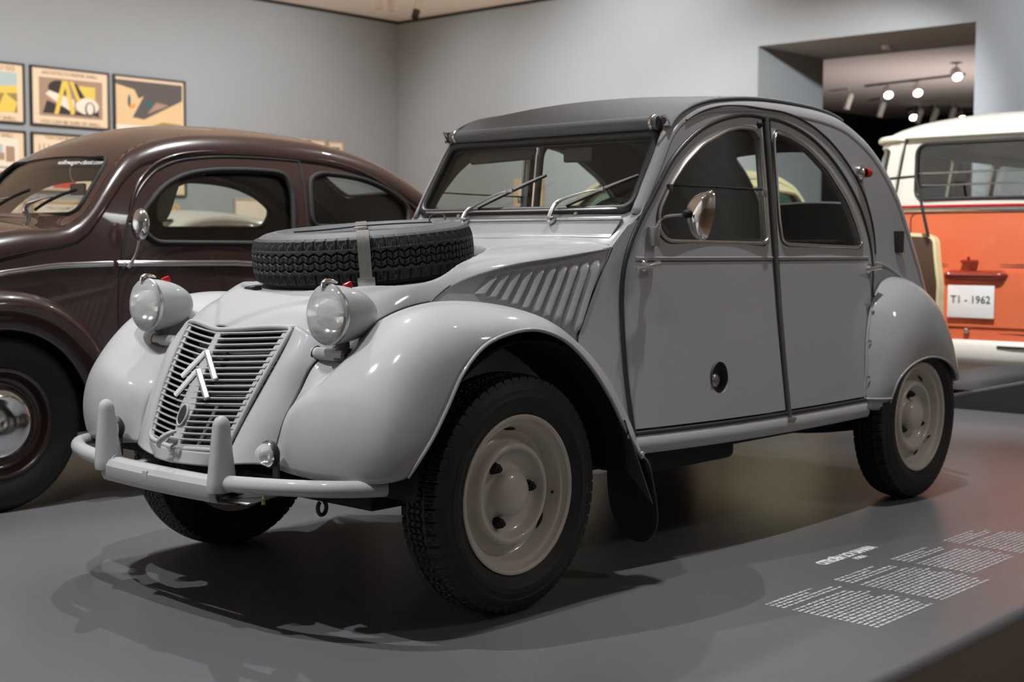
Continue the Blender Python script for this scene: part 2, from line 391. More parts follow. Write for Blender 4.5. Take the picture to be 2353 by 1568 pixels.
# ------------------------------------------------------------------ the grey car
car = empty('grey_saloon_car', (0, 0, 0))
tag(car, 'grey four-door saloon car with canvas roof, spare tyre on its bonnet and cream wheels', 'car')
_zb = np.array([.3, .41, .6, .8, 1.05, 1.2, 1.35, 1.45, 1.6]); _yb = np.array([.666, .654, .63, .605, .58, .567, .551, .54, .52])
def Yc(x, z):
    x = np.asarray(x, float); z = np.asarray(z, float)
    return np.interp(z, _zb, _yb)-np.where(x > -1.45, .11, .045)*(x+1.45)**2
PROF = [(-.742, 1.112), (-.80, 1.207), (-.86, 1.30), (-.905, 1.372), (-.955, 1.424), (-1.03, 1.464), (-1.13, 1.494), (-1.26, 1.513), (-1.41, 1.526), (-1.56, 1.531), (-1.75, 1.531), (-1.9, 1.527), (-2.075, 1.508), (-2.21, 1.474), (-2.33, 1.432), (-2.44, 1.372), (-2.54, 1.300), (-2.615, 1.23), (-2.692, 1.131), (-2.755, 1.035), (-2.815, .94), (-2.87, .83), (-2.915, .70), (-2.945, .56), (-2.96, .40)]
RAD = [.03, .03, .03, .032, .036, .04, .045, .05, .052, .055, .06, .065, .07, .08, .09, .10, .11, .115, .12, .12, .12, .12, .12, .12, .12]
CRN = [0, 0, 0, 0, .010, .020, .026, .026, .022, .019, .017, .017, .02, .04, .05, .05, .06, .06, .07, .07, .07, .07, .07, .07, .07]
sh = Shell(PROF, RAD, Yc, CRN, 240)
if np.mean(sh.N[80:120, 1]) > 0: sh.N *= -1
FD = [(-1.452, 1.456), (-1.38, 1.4605), (-1.316, 1.458), (-1.204, 1.438), (-1.099, 1.405), (-1.032, 1.372), (-.958, 1.322), (-.906, 1.276), (-.857, 1.218), (-.808, 1.156), (-.755, 1.09), (-.717, 1.035), (-.686, .980), (-.666, .925), (-.653, .860), (-.646, .774), (-.642, .70), (-.641, .626), (-.646, .488), (-.652, .418)]
RD = [(-1.452, 1.456), (-1.50, 1.4575), (-1.556, 1.453), (-1.663, 1.435), (-1.771, 1.404), (-1.884, 1.353), (-1.978, 1.295), (-2.069, 1.22), (-2.143, 1.138), (-2.187, 1.06), (-2.208, .98), (-2.209, .92), (-2.192, .844), (-2.163, .75), (-2.136, .68), (-2.098, .575), (-2.046, .418)]
FDs = cr(FD, 70); RDs = cr(RD, 60)
HF = [(-.42, .42), (-.475, .735), (-.52, .82), (-.625, 1.0)]   # front edge of the scuttle side
tb = sh.tn(-2.96, .40)
for sg in (1, -1):
    inn = sh.inner(0, tb, 90)
    poly = list(inn)+[(-2.78, .38), (-2.046, .385)]+list(RDs[::-1])+list(FDs[1:])+[(-.652, .40), (-.42, .40)]+HF[1:]+[(-.70, 1.07)]
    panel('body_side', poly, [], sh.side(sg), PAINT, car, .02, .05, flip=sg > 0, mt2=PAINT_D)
    sh.shoulder('roof_rail', 0, tb, sg, PAINT, car, 120, 8, .01)
    # sill below the doors
    xs = np.linspace(-.60, -2.05, 24); V = []
    for x in xs:
        y = float(Yc(x, .40)); y2 = float(Yc(x, .36))
        V += [(x, sg*(y-.004), .418), (x, sg*(y+.012), .405), (x, sg*(y2+.012), .372), (x, sg*(y2+.004), .357), (x, sg*(y2-.05), .352)]
    mesh('sill', V, grid_faces(24, 5, 0, sg > 0), PAINT, car, 50)
    tube('sill_seal', [(x, sg*(float(Yc(x, .42))+.003), .422) for x in np.linspace(-.655, -2.04, 12)], .007, RUBG, car, n=8)
    # weather strips round the doors
    tube('door_seal', [(x, sg*(float(Yc(x, z))+.002), z) for x, z in np.concatenate([FDs[::-1][:-1], RDs])], .0085, RUBG, car, n=8)
    tube('rail_gutter', [(x, sg*(float(Yc(x, z))+.003), z) for x, z in cr([(-1.0, 1.420), (-1.06, 1.446), (-1.174, 1.476), (-1.30, 1.489), (-1.45, 1.490), (-1.6, 1.487), (-1.778, 1.455), (-1.916, 1.405), (-2.035, 1.338), (-2.13, 1.265), (-2.2, 1.18), (-2.245, 1.08), (-2.25, .98)], 60)], .0035, RUBG, car, n=6)
    # centre pillar strip with its foot
    tube('door_pillar', [(-1.452, sg*(float(Yc(-1.452, z))+.002), z) for z in np.linspace(.395, 1.462, 16)], .0125, mat('pillar_grey', (.09, .09, .09), .3, 0, .4), car, n=10)
    box('pillar_foot', (-1.452, sg*.668, .402), (.05, .014, .012), STEEL, car, .003)
def make_door(sg, front):
    nm = 'front_door' if front else 'rear_door'
    d = empty(nm, (-1.05 if front else -1.8, sg*.6, .42)); d.parent = car; inv = Matrix.Translation(-d.location)
    def add(o): o.data.transform(inv) if o.data.users == 1 else None; o.parent = d; return o
    if front:
        out = [p for p in FDs if p[0] > -1.435]; out = list(out)+[(-.66, .431), (-1.438, .431)]
        win = roundpoly([(-.889, 1.196), (-.835, 1.12), (-.828, 1.055), (-.868, 1.022), (-1.385, 1.017), (-1.408, 1.035), (-1.411, 1.385), (-1.375, 1.413), (-1.29, 1.414), (-1.214, 1.400), (-1.066, 1.342), (-.971, 1.277)], .03, 4)
    else:
        out = [p for p in RDs if p[0] < -1.466]; out = list(out)+[(-2.052, .431), (-1.466, .431)]
        win = roundpoly([(-1.492, 1.38), (-1.515, 1.414), (-1.60, 1.405), (-1.721, 1.373), (-1.876, 1.297), (-2.019, 1.185), (-2.095, 1.085), (-2.128, 1.025), (-2.095, 1.006), (-1.54, 1.015), (-1.504, 1.03), (-1.492, 1.10)], .03, 4)
    # pull the outline in a little from the seal
    o2 = np.array(out); c = o2.mean(0); o2 = c+(o2-c)*np.array([.992, .994])
    holes = [win]
    if front and sg > 0:
        a = np.linspace(0, 2*np.pi, 28, endpoint=False); holes.append(np.stack([-1.068+.047*np.cos(a), .572+.053*np.sin(a)], 1))
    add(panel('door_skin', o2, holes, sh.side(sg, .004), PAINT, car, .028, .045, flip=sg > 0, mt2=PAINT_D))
    add(panel('window_glass', win, [], sh.side(sg, -.008), GLASS, car, .004, .08, flip=sg > 0))
    add(tube('window_trim', [(x, sg*(float(Yc(x, z))+.006), z) for x, z in win], .0065 if front else .006, ALU if front else CHROME, car, n=8, closed=True))
    add(tube('window_rubber', [(x, sg*(float(Yc(x, z))+.001), z) for x, z in (win.mean(0)+(win-win.mean(0))*1.022)], .007, RUBG, car, n=6, closed=True))
    x0, x1 = (-.72, -1.435) if front else (-1.468, -2.175)
    add(tube('belt_moulding', [(x, sg*(float(Yc(x, .968))+.002), .968) for x in np.linspace(x0, x1, 14)], .0045, PAINT, car, n=8))
    add(tube('belt_groove_shade', [(x, sg*(float(Yc(x, .957))+.0035), .9575) for x in np.linspace(x0, x1, 14)], .0026, RUBG, car, n=6))  # dark tube draws the shade line of the belt crease
    # handle
    hx, hz = (-.755, .944) if front else (-2.168, .925); hy = float(Yc(hx, hz))
    add(lathe('handle_rose', [(.02, 0), (.02, .006), (.012, .012), (.0005, .013)], 20, CHROME, car, axisM((hx, sg*hy, hz), (0, sg, 0))))
    add(tube('door_handle', [(hx-.025, sg*(hy+.042), hz+.006), (hx, sg*(hy+.04), hz+.003), (hx+.05, sg*(hy+.034), hz-.006), (hx+.075, sg*(hy+.03), hz-.010)], [.012, .009, .0065, .004], CHROME, car, n=10, sub=14))
    add(tube('handle_post', [(hx, sg*hy, hz), (hx, sg*(hy+.04), hz+.003)], .007, CHROME, car, n=8))
    if front:
        zh = 1.205; xa, xb = -.885, -1.405
        add(tube('window_hinge', [(x, sg*(float(Yc(x, zh))-.004), zh+.0) for x in np.linspace(xa, xb, 8)], .0032, RUBG, car, n=6))
        for xx in (xa-.004, xb): add(box('hinge_bracket', (xx, sg*(float(Yc(xx, zh))+.008), zh-.012), (.02, .016, .026), STEEL if xx == xb else PAINT_D, car, .004))
        add(lathe('window_stop', [(.014, 0), (.013, .006), (.008, .012), (.0005, .014)], 16, BLACK, car, axisM((-1.405, sg*(float(Yc(-1.405, 1.435))+.004), 1.432), (0, sg, 0))))
        add(box('window_latch', (-1.385, sg*(float(Yc(-1.385, 1.02))+.012), 1.022), (.03, .014, .012), ALU, car, .004))
        if sg > 0:
            # fuel recess and cap low in the door
            yb = float(Yc(-1.068, .572)); M = axisM((-1.068, yb+.004, .572), (0, 1, 0)) @ Matrix.Diagonal((1, 1, 1.12, 1))
            add(lathe('fuel_recess', [(.047, .002), (.046, -.03), (.0005, -.034)], 28, PAINT_D, car, M))
            add(lathe('fuel_cap', [(.024, -.03), (.025, -.014), (.021, -.008), (.012, -.004), (.0005, -.003)], 24, mat('cap_grey_metal', (.35, .35, .36), .3, .8), car, axisM((-1.062, yb+.004, .562), (0, 1, 0))))
            mirror(add)
    return d
def mirror(add):
    yb = float(Yc(-.79, 1.04))
    add(box('mirror_bracket', (-.792, yb+.016, 1.036), (.034, .03, .062), mat('bracket_grey', (.3, .3, .3), .4, .3), car, .006))
    add(tube('mirror_arm', [(-.797, yb+.02, 1.062), (-.797, yb+.032, 1.082), (-.79, yb+.05, 1.092), (-.765, .675, 1.102), (-.752, .702, 1.104)], .005, CHROME, car, n=10, sub=18))
    add(lathe('mirror_ball', [(.0005, -.014), (.009, -.011), (.0135, -.004), (.0135, .004), (.009, .011), (.0005, .014)], 16, BLACK, car, axisM((-.752, .703, 1.104), (1, 0, 0))))
    # housing: rounded shield, domed towards the front, glass behind
    out = roundpoly([(-.052, .055), (.052, .078), (.058, .03), (.03, -.05), (.012, -.078), (-.025, -.074), (-.05, -.03)], .03, 5); out = cr(out[::2], 48, True)
    V = []; K = 9
    for k in range(K):
        f = k/(K-1); sc = math.sqrt(max(0, 1-(f*.985)**2)); dp = .045*f
        for a, b in out: V.append((dp, a*(.15+.85*sc) if f < 1 else a*.02, b*(.15+.85*sc) if f < 1 else b*.02))
    V = np.array(V); F = grid_faces(K, 48, 0, False, False, True)+[tuple(range(47, -1, -1))]
    Rz = Matrix.Rotation(R_(-12), 4, 'Z') @ Matrix.Rotation(R_(4), 4, 'X'); A = np.array(Rz)[:3, :3]
    V = V @ A.T+np.array([-.795, .735, 1.100])
    mi = [0]*(len(F)-1)+[1]
    add(mesh('mirror_housing', V, F, [mat('mirror_chrome', (.75, .72, .70), .10, 1), mat('mirror_glass', (.8, .8, .8), .02, 1)], car, 60, mi))
for sg in (1, -1):
    make_door(sg, True); make_door(sg, False)

# ---- windscreen, scuttle
def WS(off=0.):
    def f(y, s): return np.stack([-.742-.5316*s-.05*y*y+off*.847, y, 1.105+.8472*s+off*.53], 1)
    return f
def wsp(y, s, off=0.): return WS(off)(np.array([y]), np.array([s]))[0]
wo = [(-.525, 0), (.525, 0), (.523, .08), (.515, .2), (.50, .32), (.49, .355), (-.49, .355), (-.50, .32), (-.515, .2), (-.523, .08)]
wh = roundpoly([(-.487, .018), (.487, .018), (.474, .312), (-.474, .312)], [.05, .05, .035, .035], 7)
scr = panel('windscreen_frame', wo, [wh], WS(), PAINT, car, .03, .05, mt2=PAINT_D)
wr = empty('windscreen', wsp(0, .15)); wr.parent = car; inv = Matrix.Translation(-wr.location)
for o in (panel('windscreen_glass', wh, [], WS(-.004), GLASS, car, .005, .1),
          tube('windscreen_rubber', WS(.004)(wh[:, 0], wh[:, 1]), .0165, RUBG, car, n=10, closed=True),
          tube('windscreen_inner_bead', WS(.011)((wh*.978+[0, .0035])[:, 0], (wh*.978+[0, .0035])[:, 1]), .0035, mat('satin_rubber', (.10, .10, .10), .25), car, n=8, closed=True),
          tube('windscreen_lower_strip', WS(.016)(np.linspace(-.44, .44, 12), np.full(12, .014)), .0035, CHROME, car, n=8)):
    o.data.transform(inv); o.parent = wr
rows = [[(-.640, y, 1.032-.115*y*y) for y in np.linspace(-.51, .51, 11)], [(-.668, y, 1.045-.06*y*y) for y in np.linspace(-.513, .513, 11)], [(-.695-.03*y*y, y, 1.064-.01*y*y) for y in np.linspace(-.515, .515, 11)], [(-.742-.05*y*y, y, 1.108) for y in np.linspace(-.523, .523, 11)]]
loft('scuttle', rows, 16, 40, PAINT, car, thick=.008)
# ventilation flap with bright strips
def SC(off=0.):
    def f(y, s):
        x = np.interp(s, [0, 1], [-.672, -.722])-.03*y*y+off*.8; z = np.interp(s, [0, 1], [1.028, 1.086])-.03*(1-s)*y*y+off*.6; return np.stack([x, y, z], 1)
    return f
vf = empty('vent_flap', (-.70, 0, 1.05)); vf.parent = car; inv = Matrix.Translation(-vf.location)
fo = roundpoly([(-.47, .05), (.47, .05), (.482, .95), (-.482, .95)], [.04, .04, .012, .012], 6)
for o in (panel('flap_panel', fo, [], SC(.012), PAINT, car, .012, .06),
          tube('flap_strip', SC(.016)(np.linspace(-.482, .482, 16), np.full(16, .97)), .0055, CHROME, car, n=8),
          tube('flap_strip', SC(.014)(np.linspace(-.47, .47, 16), np.full(16, .02)), .0038, STEEL, car, n=8),
          tube('flap_edge', SC(.012)(fo[:, 0], fo[:, 1]), .003, RUBG, car, n=6, closed=True)):
    o.data.transform(inv); o.parent = vf
for y in (.27, -.27): lathe('washer_jet', [(.011, 0), (.010, .006), (.006, .010), (.0005, .011)], 14, CHROME, car, axisM(wsp(y, .002, .002), (.85, 0, .53)))
def wiper(yp, b0, b1, a1):
    wp = empty('wiper', (-.705, yp, 1.086)); wp.parent = car; inv = Matrix.Translation(-wp.location)
    q = lambda y, z, off: wsp(y, (z-1.105)/.8472, off)
    piv = np.array([-.697, yp, 1.090]); mid = (np.array(b0)*.5+np.array(b1)*.5)
    k1 = np.array([-.742, a1[0], a1[1]])
    L = [lathe('wiper_pivot', [(.013, -.006), (.013, .008), (.008, .014), (.0005, .015)], 14, CHROME, car, axisM(piv, (.85, 0, .5))),
         tube('wiper_arm', [piv+[.012, 0, .006], (piv+k1)/2+[.012, 0, .01], k1+[.012, 0, .006], q(*(np.array(a1)*.5+mid*.5), .034), q(*mid, .026)], [.008, .008, .0045, .0028, .0025], STEEL, car, n=8, sub=20),
         tube('wiper_blade', [q(*b0, .016), q(*mid, .018), q(*b1, .016)], .0045, RUB, car, n=6, sub=8),
         tube('blade_spine', [q(*b0, .021), q(*mid, .024), q(*b1, .021)], [.003, .0055, .003], STEEL, car, n=6, sub=8),
         box('blade_clip', q(*mid, .026), (.012, .03, .014), STEEL, car, .003)]
    for o in L: o.data.transform(inv); o.parent = wp
wiper(.199, (.225, 1.129), (.473, 1.224), (.190, 1.138))
wiper(-.199, (-.180, 1.128), (.080, 1.236), (-.213, 1.124))

# ---- canvas roof
t0 = sh.tn(-.925, 1.395); t1 = sh.tn(-2.12, 1.50)
cv = empty('canvas_roof', (-1.5, 0, 1.5)); cv.parent = car; inv = Matrix.Translation(-cv.location)
def top_cv(t, v):
    P = sh.top(.005)(t, v); wave = .004*np.sin(40*P[:, 0])*np.abs(v)**3; P[:, 2] += wave; return P
LS = chord(sh.P)[-1]
L = [panel('canvas_sheet', [(t0*LS, -1.05), (t1*LS, -1.05), (t1*LS, 1.05), (t0*LS, 1.05)], [], lambda t, v: top_cv(t/LS, v), CANVAS, car, .012, .045, flip=True)]
for sg in (1, -1):
    tt = np.linspace(t0, t1, 40); e = sh.top(.003)(tt, np.full(40, sg*1.06)); L.append(tube('canvas_edge_bead', e, .0055, CANVAS, car, n=8))
roll = [(-.918-.0*y*y, y, 1.408) for y in np.linspace(-.475, .475, 14)]
L.append(tube('canvas_roll', roll, .024, CANVAS, car, n=16))
for sg in (1, -1):
    y = sg*.452
    L.append(tube('roll_clamp', [(-.918+.026*math.cos(a), y, 1.408+.026*math.sin(a)) for a in np.linspace(R_(-130), R_(150), 14)], .0075, ALU, car, n=6, flat=.35, up=(0, 1, 0)))
    L.append(box('roll_end_cap', (-.918, sg*.482, 1.408), (.04, .02, .04), RUB, car, .008))
    L.append(tube('tension_buckle', [(-.90, sg*.492, 1.425), (-.90, sg*.508, 1.43), (-.925, sg*.514, 1.40), (-.935, sg*.504, 1.385), (-.92, sg*.49, 1.39), (-.90, sg*.492, 1.425)], .0035, CHROME, car, n=6))
for k, x in ((0, -1.72),):
    pass
for o in L: o.data.transform(inv); o.parent = cv
# rear panel with its window and boot lid
t2 = sh.tn(-2.10, 1.50)
rw = [(sh.tn(-2.42, 1.385), -.55), (sh.tn(-2.66, 1.17), -.62), (sh.tn(-2.66, 1.17), .62), (sh.tn(-2.42, 1.385), .55)]
rwp = roundpoly([(a*LS, b) for a, b in rw], .05, 4)
panel('rear_panel', [(t2*LS, -1), (LS, -1), (LS, 1), (t2*LS, 1)], [rwp], lambda t, v: sh.top()(t/LS, v), PAINT, car, .012, .06, mt2=PAINT_D, flip=True)
panel('rear_window', rwp, [], lambda t, v: sh.top(-.006)(t/LS, v), GLASS, car, .004, .1)
tube('rear_bumper', [(-2.9, -.62, .44), (-3.0, -.5, .43), (-3.02, 0, .43), (-3.0, .5, .43), (-2.9, .62, .44)], .022, PAINT, car, n=12, sub=24)

# ---- marker light, reflector on the rear quarter
ml = empty('side_marker', (-2.155, float(Yc(-2.155, 1.296)), 1.296)); ml.parent = car; inv = Matrix.Translation(-ml.location)
y = float(Yc(-2.15, 1.296))
for o in (lathe('marker_base', cr([(.030, 0), (.029, .012), (.022, .024), (.015, .030), (.0005, .031)], 14), 24, CHROME, car, axisM((-2.145, y, 1.298), (0, 1, 0)) @ Matrix.Diagonal((1.0, 1, 1, 1))),
          lathe('marker_lens', cr([(.019, 0), (.0185, .02), (.014, .038), (.0005, .045)], 14), 20, RED, car, axisM((-2.15, y+.022, 1.297), (-1, .12, -.02)))):
    o.data.transform(inv); o.parent = ml
for sg in (1, -1):
    y = float(Yc(-2.48, 1.03)); box('side_reflector', (-2.485, sg*(y+.008), 1.03), (.062, .018, .088), mat('reflector_black', (.02, .02, .022), .35), car, .004)

# ---- bonnet
H = [
 [(.474, 0, .776), (.459, .08, .780), (.437, .16, .785), (.407, .246, .784), (.386, .300, .757), (.364, .338, .722)],
 [(.440, 0, .802), (.420, .10, .811), (.390, .19, .820), (.350, .262, .817), (.327, .312, .790), (.308, .346, .750)],
 [(.365, 0, .846), (.348, .12, .848), (.325, .21, .848), (.285, .280, .842), (.255, .326, .820), (.230, .356, .787)],
 [(.250, 0, .888), (.240, .14, .888), (.220, .24, .884), (.192, .300, .876), (.175, .338, .855), (.160, .361, .815)],
 [(.090, 0, .930), (.080, .16, .930), (.068, .26, .926), (.052, .318, .916), (.040, .352, .893), (.031, .371, .842)],
 [(-.05, 0, .957), (-.05, .17, .957), (-.05, .28, .953), (-.05, .342, .945), (-.053, .380, .928), (-.053, .401, .897)],
 [(-.21, 0, .982), (-.21, .18, .982), (-.205, .30, .979), (-.20, .372, .972), (-.197, .415, .960), (-.194, .441, .941)],
 [(-.43, 0, 1.008), (-.43, .2, 1.008), (-.43, .34, 1.005), (-.432, .418, .999), (-.434, .462, .989), (-.436, .486, .973)],
 [(-.645, 0, 1.030), (-.645, .2, 1.030), (-.642, .36, 1.024), (-.638, .438, 1.018), (-.633, .482, 1.010), (-.628, .510, .999)],
]
CREASE = np.array([(.49, 0), (.41, .10), (.337, .20), (.187, .30), (.02, .352), (-.12, .385), (-.30, .43)])
def crease(G):
    P = G.reshape(-1, 3); poly = np.concatenate([CREASE, [(-.8, .44), (-.8, -.1), (.49, -.1)]]); xy = np.stack([P[:, 0], np.abs(P[:, 1])], 1)
    ins = inside(xy, poly)
    d = np.full(len(P), 9.)
    for a, b in zip(CREASE[:-1], CREASE[1:]):
        ab = b-a; t = np.clip(((xy-a) @ ab)/(ab @ ab), 0, 1); d = np.minimum(d, np.linalg.norm(xy-a-t[:, None]*ab, axis=1))
    sd = np.where(ins, d, -d); k = np.clip((sd+.006)/.016, 0, 1); k = k*k*(3-2*k); fade = np.clip((P[:, 0]+.32)/.3, 0, 1)
    P = P.copy(); P[:, 2] += (k-.5)*.009*fade
    # shallow well the spare tyre sits in
    r = np.hypot(P[:, 0]+.055, P[:, 1]); zb = .982-.0998*(P[:, 0]+.055)-.079; wl = np.clip((.372-r)/.02, 0, 1); P[:, 2] += wl*(np.minimum(P[:, 2], zb)-P[:, 2])
    return P.reshape(G.shape)
# nose strips beside the grille run up into the bonnet
Gl = loft_grid(H, 130, 70); Gl = crease(Gl)
NS = [
 [(.592, .150, .412), (.600, .190, .424), (.588, .235, .430), (.568, .275, .432), (.545, .304, .430)],
 [(.586, .186, .452), (.583, .215, .462), (.570, .250, .468), (.550, .283, .472), (.524, .311, .474)],
 [(.545, .203, .538), (.545, .232, .545), (.535, .265, .548), (.520, .293, .547), (.500, .316, .543)],
 [(.500, .220, .620), (.501, .248, .625), (.494, .276, .627), (.481, .300, .624), (.455, .322, .616)],
 [(.450, .236, .706), (.452, .262, .709), (.447, .288, .709), (.436, .309, .702), (.416, .331, .688)],
 [(.407, .246, .784), (.402, .272, .775), (.394, .298, .760), (.381, .320, .742), (.364, .338, .722)],
]
Gn = loft_grid(NS, 60, 24)
V = []; F = []
for sg in (1, -1):
    for G, fl in ((Gl, sg > 0), (Gn, sg > 0)):
        k = len(V); V += [(a, sg*b, c) for a, b, c in G.reshape(-1, 3)]; F += grid_faces(G.shape[0], G.shape[1], k, fl)
# apron under the grille
ap = loft_grid([[(.632, 0, .452), (.618, .10, .452), (.586, .186, .452)], [(.640, 0, .415), (.622, .10, .415), (.592, .150, .412)]], 8, 24)
for sg in (1, -1):
    k = len(V); V += [(a, sg*b, c) for a, b, c in ap.reshape(-1, 3)]; F += grid_faces(8, 24, k, sg > 0)
hood = mesh('bonnet', V, F, PAINT, car, 50, weld=.003); thicken(hood, .006)
for sg in (1, -1):
    tube('bonnet_seam', [(p[0], sg*(p[1]+.001), p[2]) for p in cr([(.545, .304, .43), (.524, .311, .474), (.500, .316, .543), (.455, .322, .616), (.416, .331, .688), (.364, .338, .722), (.308, .346, .750), (.230, .356, .787), (.160, .361, .815), (.031, .371, .842), (-.06, .385, .845)], 50)], .0045, RUB, car, n=6)

# ---- bonnet side panels with louvres
def SP(sg, off=0.):
    def f(x, z):
        y = .512-.205*(x+.628)-.02*(x+.628)**2-.10*(z-.95)+off; return np.stack([x, sg*y, z], 1)
    return f
seam = cr([(.031, .842), (-.053, .897), (-.194, .940), (-.436, .972), (-.628, .999)], 30)
for sg in (1, -1):
    sp = empty('bonnet_side_panel', (-.3, sg*.45, .8)); sp.parent = car; inv = Matrix.Translation(-sp.location)
    poly = list(seam)+[(-.62, .985), (-.525, .82), (-.475, .735), (-.43, .55), (.03, .6)]
    L = [panel('panel_skin', poly, [], SP(sg), PAINT, car, .01, .05, flip=sg > 0),
         tube('panel_seam', [(a, b+sg*.001, c) for a, b, c in SP(sg, .0005)(seam[:, 0], seam[:, 1]+.001)], .0022, RUBG, car, n=6),
         tube('panel_rear_seam', SP(sg, .001)(np.array([-.63, -.575, -.52, -.475, -.43]), np.array([1.0, .91, .82, .735, .62])), .004, RUB, car, n=6)]
    # ten pressed louvres, leaning back
    for k in range(10):
        f = k/9; xt = -.178-.385*f; zt = .915+.048*f**.8; xb = -.125-.33*f; zb = .862-.095*f-.03*f*f
        N_ = 14; V = []; K_ = 7
        for i in range(N_):
            q = i/(N_-1); e = min(1, q/.14, (1-q)/.10); e = math.sqrt(max(0, 1-(1-e)**2)); x = xt+(xb-xt)*q; z = zt+(zb-zt)*q; wv = .030*(.75+.25*e)-.004*q
            for a, hh in ((0, 0), (.18, .0045), (.45, .0095), (.75, .0125), (.97, .0125), (1.03, .011), (1.04, .0005)):
                V.append(SP(sg, hh*e+.0006)(np.array([x+wv*.5-wv*a]), np.array([z]))[0])
        mi = [1 if j == 5 else 0 for i in range(N_-1) for j in range(K_-1)]  # rear face coloured black for the shaded louvre opening
        o = mesh('louvre', V, grid_faces(N_, K_, 0, sg > 0), [PAINT, BLACK], car, 40, mi); L.append(o)
    for o in L: o.data.transform(inv); o.parent = sp

# ---- front wings
FW = [
 [(.540, .304, .428), (.552, .40, .420), (.545, .51, .414), (.522, .61, .414), (.482, .688, .420), (.435, .716, .432)],
 [(.524, .311, .474), (.556, .40, .488), (.556, .51, .492), (.534, .615, .490), (.486, .700, .482), (.412, .728, .468)],
 [(.500, .316, .543), (.534, .395, .590), (.538, .50, .612), (.516, .61, .606), (.464, .703, .575), (.368, .735, .524)],
 [(.455, .322, .616), (.466, .395, .635), (.484, .49, .670), (.470, .595, .682), (.418, .693, .660), (.318, .738, .598)],
 [(.416, .331, .688), (.402, .395, .683), (.415, .485, .722), (.404, .585, .752), (.350, .690, .736), (.262, .738, .682)],
 [(.308, .346, .750), (.316, .400, .763), (.322, .480, .798), (.310, .580, .816), (.268, .685, .788), (.185, .738, .745)],
 [(.160, .361, .803), (.166, .415, .826), (.168, .490, .846), (.163, .580, .848), (.140, .685, .814), (.085, .738, .774)],
 [(.000, .380, .810), (.000, .430, .830), (.000, .500, .846), (-.002, .580, .845), (-.006, .682, .818), (-.012, .738, .779)],
 [(-.155, .420, .780), (-.157, .470, .802), (-.157, .530, .815), (-.155, .600, .812), (-.142, .685, .789), (-.125, .738, .749)],
 [(-.315, .460, .705), (-.317, .505, .730), (-.317, .555, .742), (-.308, .612, .738), (-.275, .688, .713), (-.238, .738, .674)],
 [(-.440, .490, .610), (-.446, .525, .635), (-.446, .568, .646), (-.432, .622, .642), (-.385, .692, .618), (-.330, .738, .580)],
 [(-.550, .520, .490), (-.556, .548, .510), (-.552, .585, .518), (-.538, .630, .515), (-.476, .692, .500), (-.402, .736, .488)],
 [(-.635, .560, .350), (-.640, .580, .358), (-.634, .605, .363), (-.612, .642, .364), (-.560, .692, .368), (-.500, .730, .378)],
]
def mir(rows, sg): return [[(x, sg*y, z) for x, y, z in r] for r in rows]
for sg in (1, -1):
    fwg = loft('front_wing', mir(FW, sg), 90, 44, PAINT, car, flip=sg > 0, ang=70); thicken(fwg, .006)
    lip = [r[-1] for r in mir(FW, sg)]; tube('wing_lip', lip, .0055, PAINT, car, n=8, sub=70)
    # dark inner wheel housing
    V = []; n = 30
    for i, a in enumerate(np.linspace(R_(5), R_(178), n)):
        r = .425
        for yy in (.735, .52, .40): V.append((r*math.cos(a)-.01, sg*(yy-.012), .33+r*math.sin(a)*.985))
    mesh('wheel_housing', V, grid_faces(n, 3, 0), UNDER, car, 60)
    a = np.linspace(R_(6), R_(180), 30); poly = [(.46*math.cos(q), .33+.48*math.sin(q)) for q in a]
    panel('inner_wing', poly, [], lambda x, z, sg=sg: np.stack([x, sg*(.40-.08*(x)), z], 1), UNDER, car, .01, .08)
    # tail of the wing: bracket with bolts and the rubber mud flap
    mf = empty('mud_flap', (-.55, sg*.66, .2)); mf.parent = car; inv = Matrix.Translation(-mf.location)
    fl = roundpoly([(.585, .385), (.735, .385), (.752, .24), (.748, .16), (.70, .105), (.62, .11), (.575, .18), (.568, .28)], .05, 5)
    L = [panel('flap_rubber', fl, [], lambda y, z, sg=sg: np.stack([-.52-.16*(.40-z)-.35*(.74-y)*0, sg*y, z], 1), RUB, car, .008, .05),
         panel('flap_plate', [(.735, .50), (.742, .50), (.756, .24), (.70, .33), (.70, .44)], [], lambda y, z, sg=sg: np.stack([-.40-.62*(.50-z)*.75, sg*y, z], 1), PAINT_D, car, .004, .1)]
    for z, x in ((.452, -.425), (.392, -.492)): L.append(lathe('flap_bolt', [(.008, 0), (.0075, .004), (.0005, .005)], 12, mat('bolt_zinc', (.7, .69, .62), .4, .6), car, axisM((x, sg*.738, z), (.0, sg, 0))))
    for o in L: o.data.transform(inv); o.parent = mf

